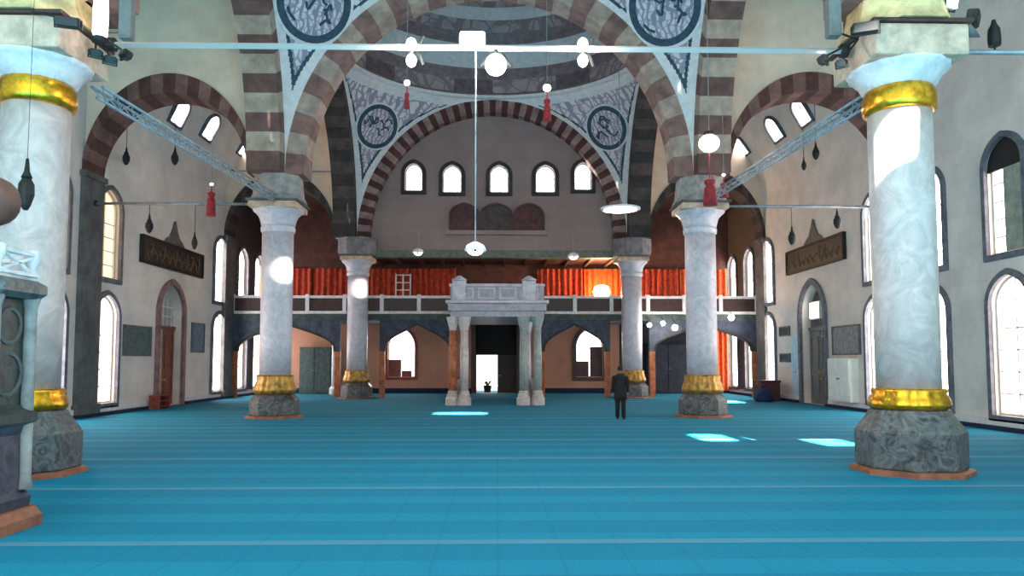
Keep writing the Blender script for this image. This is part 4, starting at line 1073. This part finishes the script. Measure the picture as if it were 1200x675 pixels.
# ------------------------------------------------------------------ the person
def person(x, y, label):
    t = thing('person', label, 'person', (x, y, 0))
    I = Matrix.Identity(4)
    SK = M('skin', (150, 104, 84), .6, var=.05); CO = M('black coat cloth', (18, 17, 20), .85, var=.25, scale=8); TR = M('black trouser cloth', (22, 22, 27), .85, var=.25, scale=8)
    V, E_, Rr = [], [], []
    def add(p, r, prev=None):
        V.append(p); Rr.append(r if isinstance(r, tuple) else (r, r))
        if prev is not None: E_.append((prev, len(V) - 1))
        return len(V) - 1
    pel = add((0, 0, .92), (.14, .10)); sp = add((0, .01, 1.12), (.13, .09), pel); ch = add((0, .0, 1.33), (.15, .10), sp)
    nk = add((0, .0, 1.47), (.055, .055), ch); hd0 = add((0, -.01, 1.55), (.07, .08), nk); hd1 = add((0, -.005, 1.64), (.075, .092), hd0); add((0, 0, 1.70), (.045, .055), hd1)
    for s in (-1, 1):
        hp = add((s * .09, 0, .86), .085, pel); kn = add((s * .10, -.01 - .03 * s, .48), .058, hp); an = add((s * .10, .02 - .05 * s, .09), .04, kn); add((s * .115, -.15 - .05 * s, .035), .032, an)
        sh = add((s * .18, .0, 1.38), .055, ch); el = add((s * .235, .03, 1.10), .04, sh); wr = add((s * .235, -.05, .87), .027, el)
        pm = add((s * .235, -.065, .80), (.018, .036), wr)
        for q in range(4):
            l = (.075, .085, .08, .06)[q]
            k1 = add((s * .235, -.095 + .02 * q, .765), .0095, pm); k2 = add((s * (.233), -.10 + .02 * q, .765 - l * .55), .0085, k1); add((s * .225, -.10 + .02 * q, .765 - l), .007, k2)
        th = add((s * .228, -.10, .815), .011, pm); add((s * .222, -.122, .775), .009, th)
    me = bpy.data.meshes.new('body'); me.from_pydata(V, E_, []); me.materials.append(SK)
    b = bpy.data.objects.new('body', me); COL.objects.link(b); b.parent = t
    b.modifiers.new('skin', 'SKIN'); b.modifiers.new('sub', 'SUBSURF').levels = 1; b.modifiers['sub'].render_levels = 2
    sv = me.skin_vertices[0].data
    for i, r in enumerate(Rr): sv[i].radius = r; sv[i].use_root = (i == 0)
    def put(mb, n, m):
        o = mb.build(n, m, t); o.matrix_parent_inverse = I; return o
    def tube(mb, rows, n=20):
        rings = [[mb.bm.verts.new((cx_ + rx * math.cos(2 * PI * k / n), cy_ + ry * math.sin(2 * PI * k / n), z)) for k in range(n)] for cx_, cy_, z, rx, ry in rows]
        for a, c in zip(rings, rings[1:]):
            for k in range(n): mb.bm.faces.new((a[k], a[(k + 1) % n], c[(k + 1) % n], c[k])).smooth = True
        mb.bm.faces.new(rings[0][::-1]); mb.bm.faces.new(rings[-1])
        return mb
    mb = tube(MB(), [(0, 0, .62, .21, .16), (0, 0, .8, .205, .155), (0, 0, 1.0, .18, .135), (0, .0, 1.2, .195, .14), (0, 0, 1.36, .215, .135), (0, 0, 1.43, .16, .11), (0, 0, 1.49, .075, .075)])
    for s in (-1, 1):
        tube(mb, [(s * .238, -.045, .88, .042, .045), (s * .24, 0, 1.0, .052, .055), (s * .24, .03, 1.12, .058, .06), (s * .22, .015, 1.28, .066, .07), (s * .18, 0, 1.41, .07, .075)], 14)
    put(mb, 'coat', CO)
    mb = MB()
    for s in (-1, 1):
        tube(mb, [(s * .105, .02 - .05 * s, .07, .066, .075), (s * .10, .0 - .03 * s, .48, .078, .085), (s * .092, 0, .80, .105, .115), (s * .06, 0, .92, .11, .12)], 16)
    put(mb, 'trousers', TR)
    mb = MB()
    for s in (-1, 1):
        mb.ball((s * .112, -.06 - .05 * s, .035), 1, (.052, .135, .036))
    put(mb, 'shoes', BLACK)
    mb = MB(); mb.ball((0, .012, 1.645), 1, (.092, .105, .10)); bmesh.ops.delete(mb.bm, geom=[v for v in mb.bm.verts if v.co.y < -.055 and v.co.z < 1.69 or v.co.z < 1.58], context='VERTS')
    put(mb, 'hair', M('dark hair', (20, 17, 16), .7))
    mb = MB()
    for s in (-1, 1): mb.ball((s * .083, .0, 1.60), 1, (.014, .024, .034), n=8)
    mb.ball((0, -.105, 1.60), 1, (.016, .022, .028), n=8)
    put(mb, 'ears_and_nose', SK)
    mb = MB()
    for s in (-1, 1): mb.ball((s * .032, -.088, 1.63), .012, n=8)
    put(mb, 'eyes', BLACK)
    mb = MB(); mb.ball((0, -.09, 1.555), 1, (.026, .01, .007), n=8); put(mb, 'mouth', M('lips', (128, 70, 66), .6))
    t.rotation_euler = (0, 0, math.radians(165))
person(4.07, 24.45, 'person in black coat and trousers standing on the carpet, seen from behind')

# ------------------------------------------------------------------ light
w = bpy.data.worlds.new('world'); sc.world = w; w.use_nodes = True
bg = w.node_tree.nodes['Background']; bg.inputs[0].default_value = (1, .94, .89, 1); bg.inputs[1].default_value = 1.1
s = bpy.data.lights.new('sun', 'SUN'); s.energy = 45; s.color = (1, .96, .88); s.angle = math.radians(.8)
so = bpy.data.objects.new('sun', s); COL.objects.link(so); so.rotation_euler = SUN.to_track_quat('-Z', 'Y').to_euler(); so.location = (0, -20, 40)
def spot(loc, target, e, deg, col=(1, .95, .88)):
    l = bpy.data.lights.new('spotlight_beam', 'SPOT'); l.energy = e; l.spot_size = math.radians(deg); l.spot_blend = .6; l.color = col; l.shadow_soft_size = .08
    o = bpy.data.objects.new('spotlight_beam', l); COL.objects.link(o); o.location = loc
    o.rotation_euler = (Vector(target) - Vector(loc)).to_track_quat('-Z', 'Y').to_euler()
spot((5.9, 12.6, 7.35), (XL, Y2, 4.9), 22000, 3.2)
spot((5.9, 12.6, 7.35), (CX - 6.95, Y3, 5.6), 42000, 2.4)

sc.view_settings.view_transform = 'Standard'; sc.view_settings.look = 'None'
sc.view_settings.exposure = 1.5; sc.view_settings.gamma = 1; sc.view_settings.use_curve_mapping = False
sc.cycles.max_bounces = 8; sc.cycles.diffuse_bounces = 5; sc.cycles.use_denoising = True
sc.cycles.sample_clamp_indirect = 8
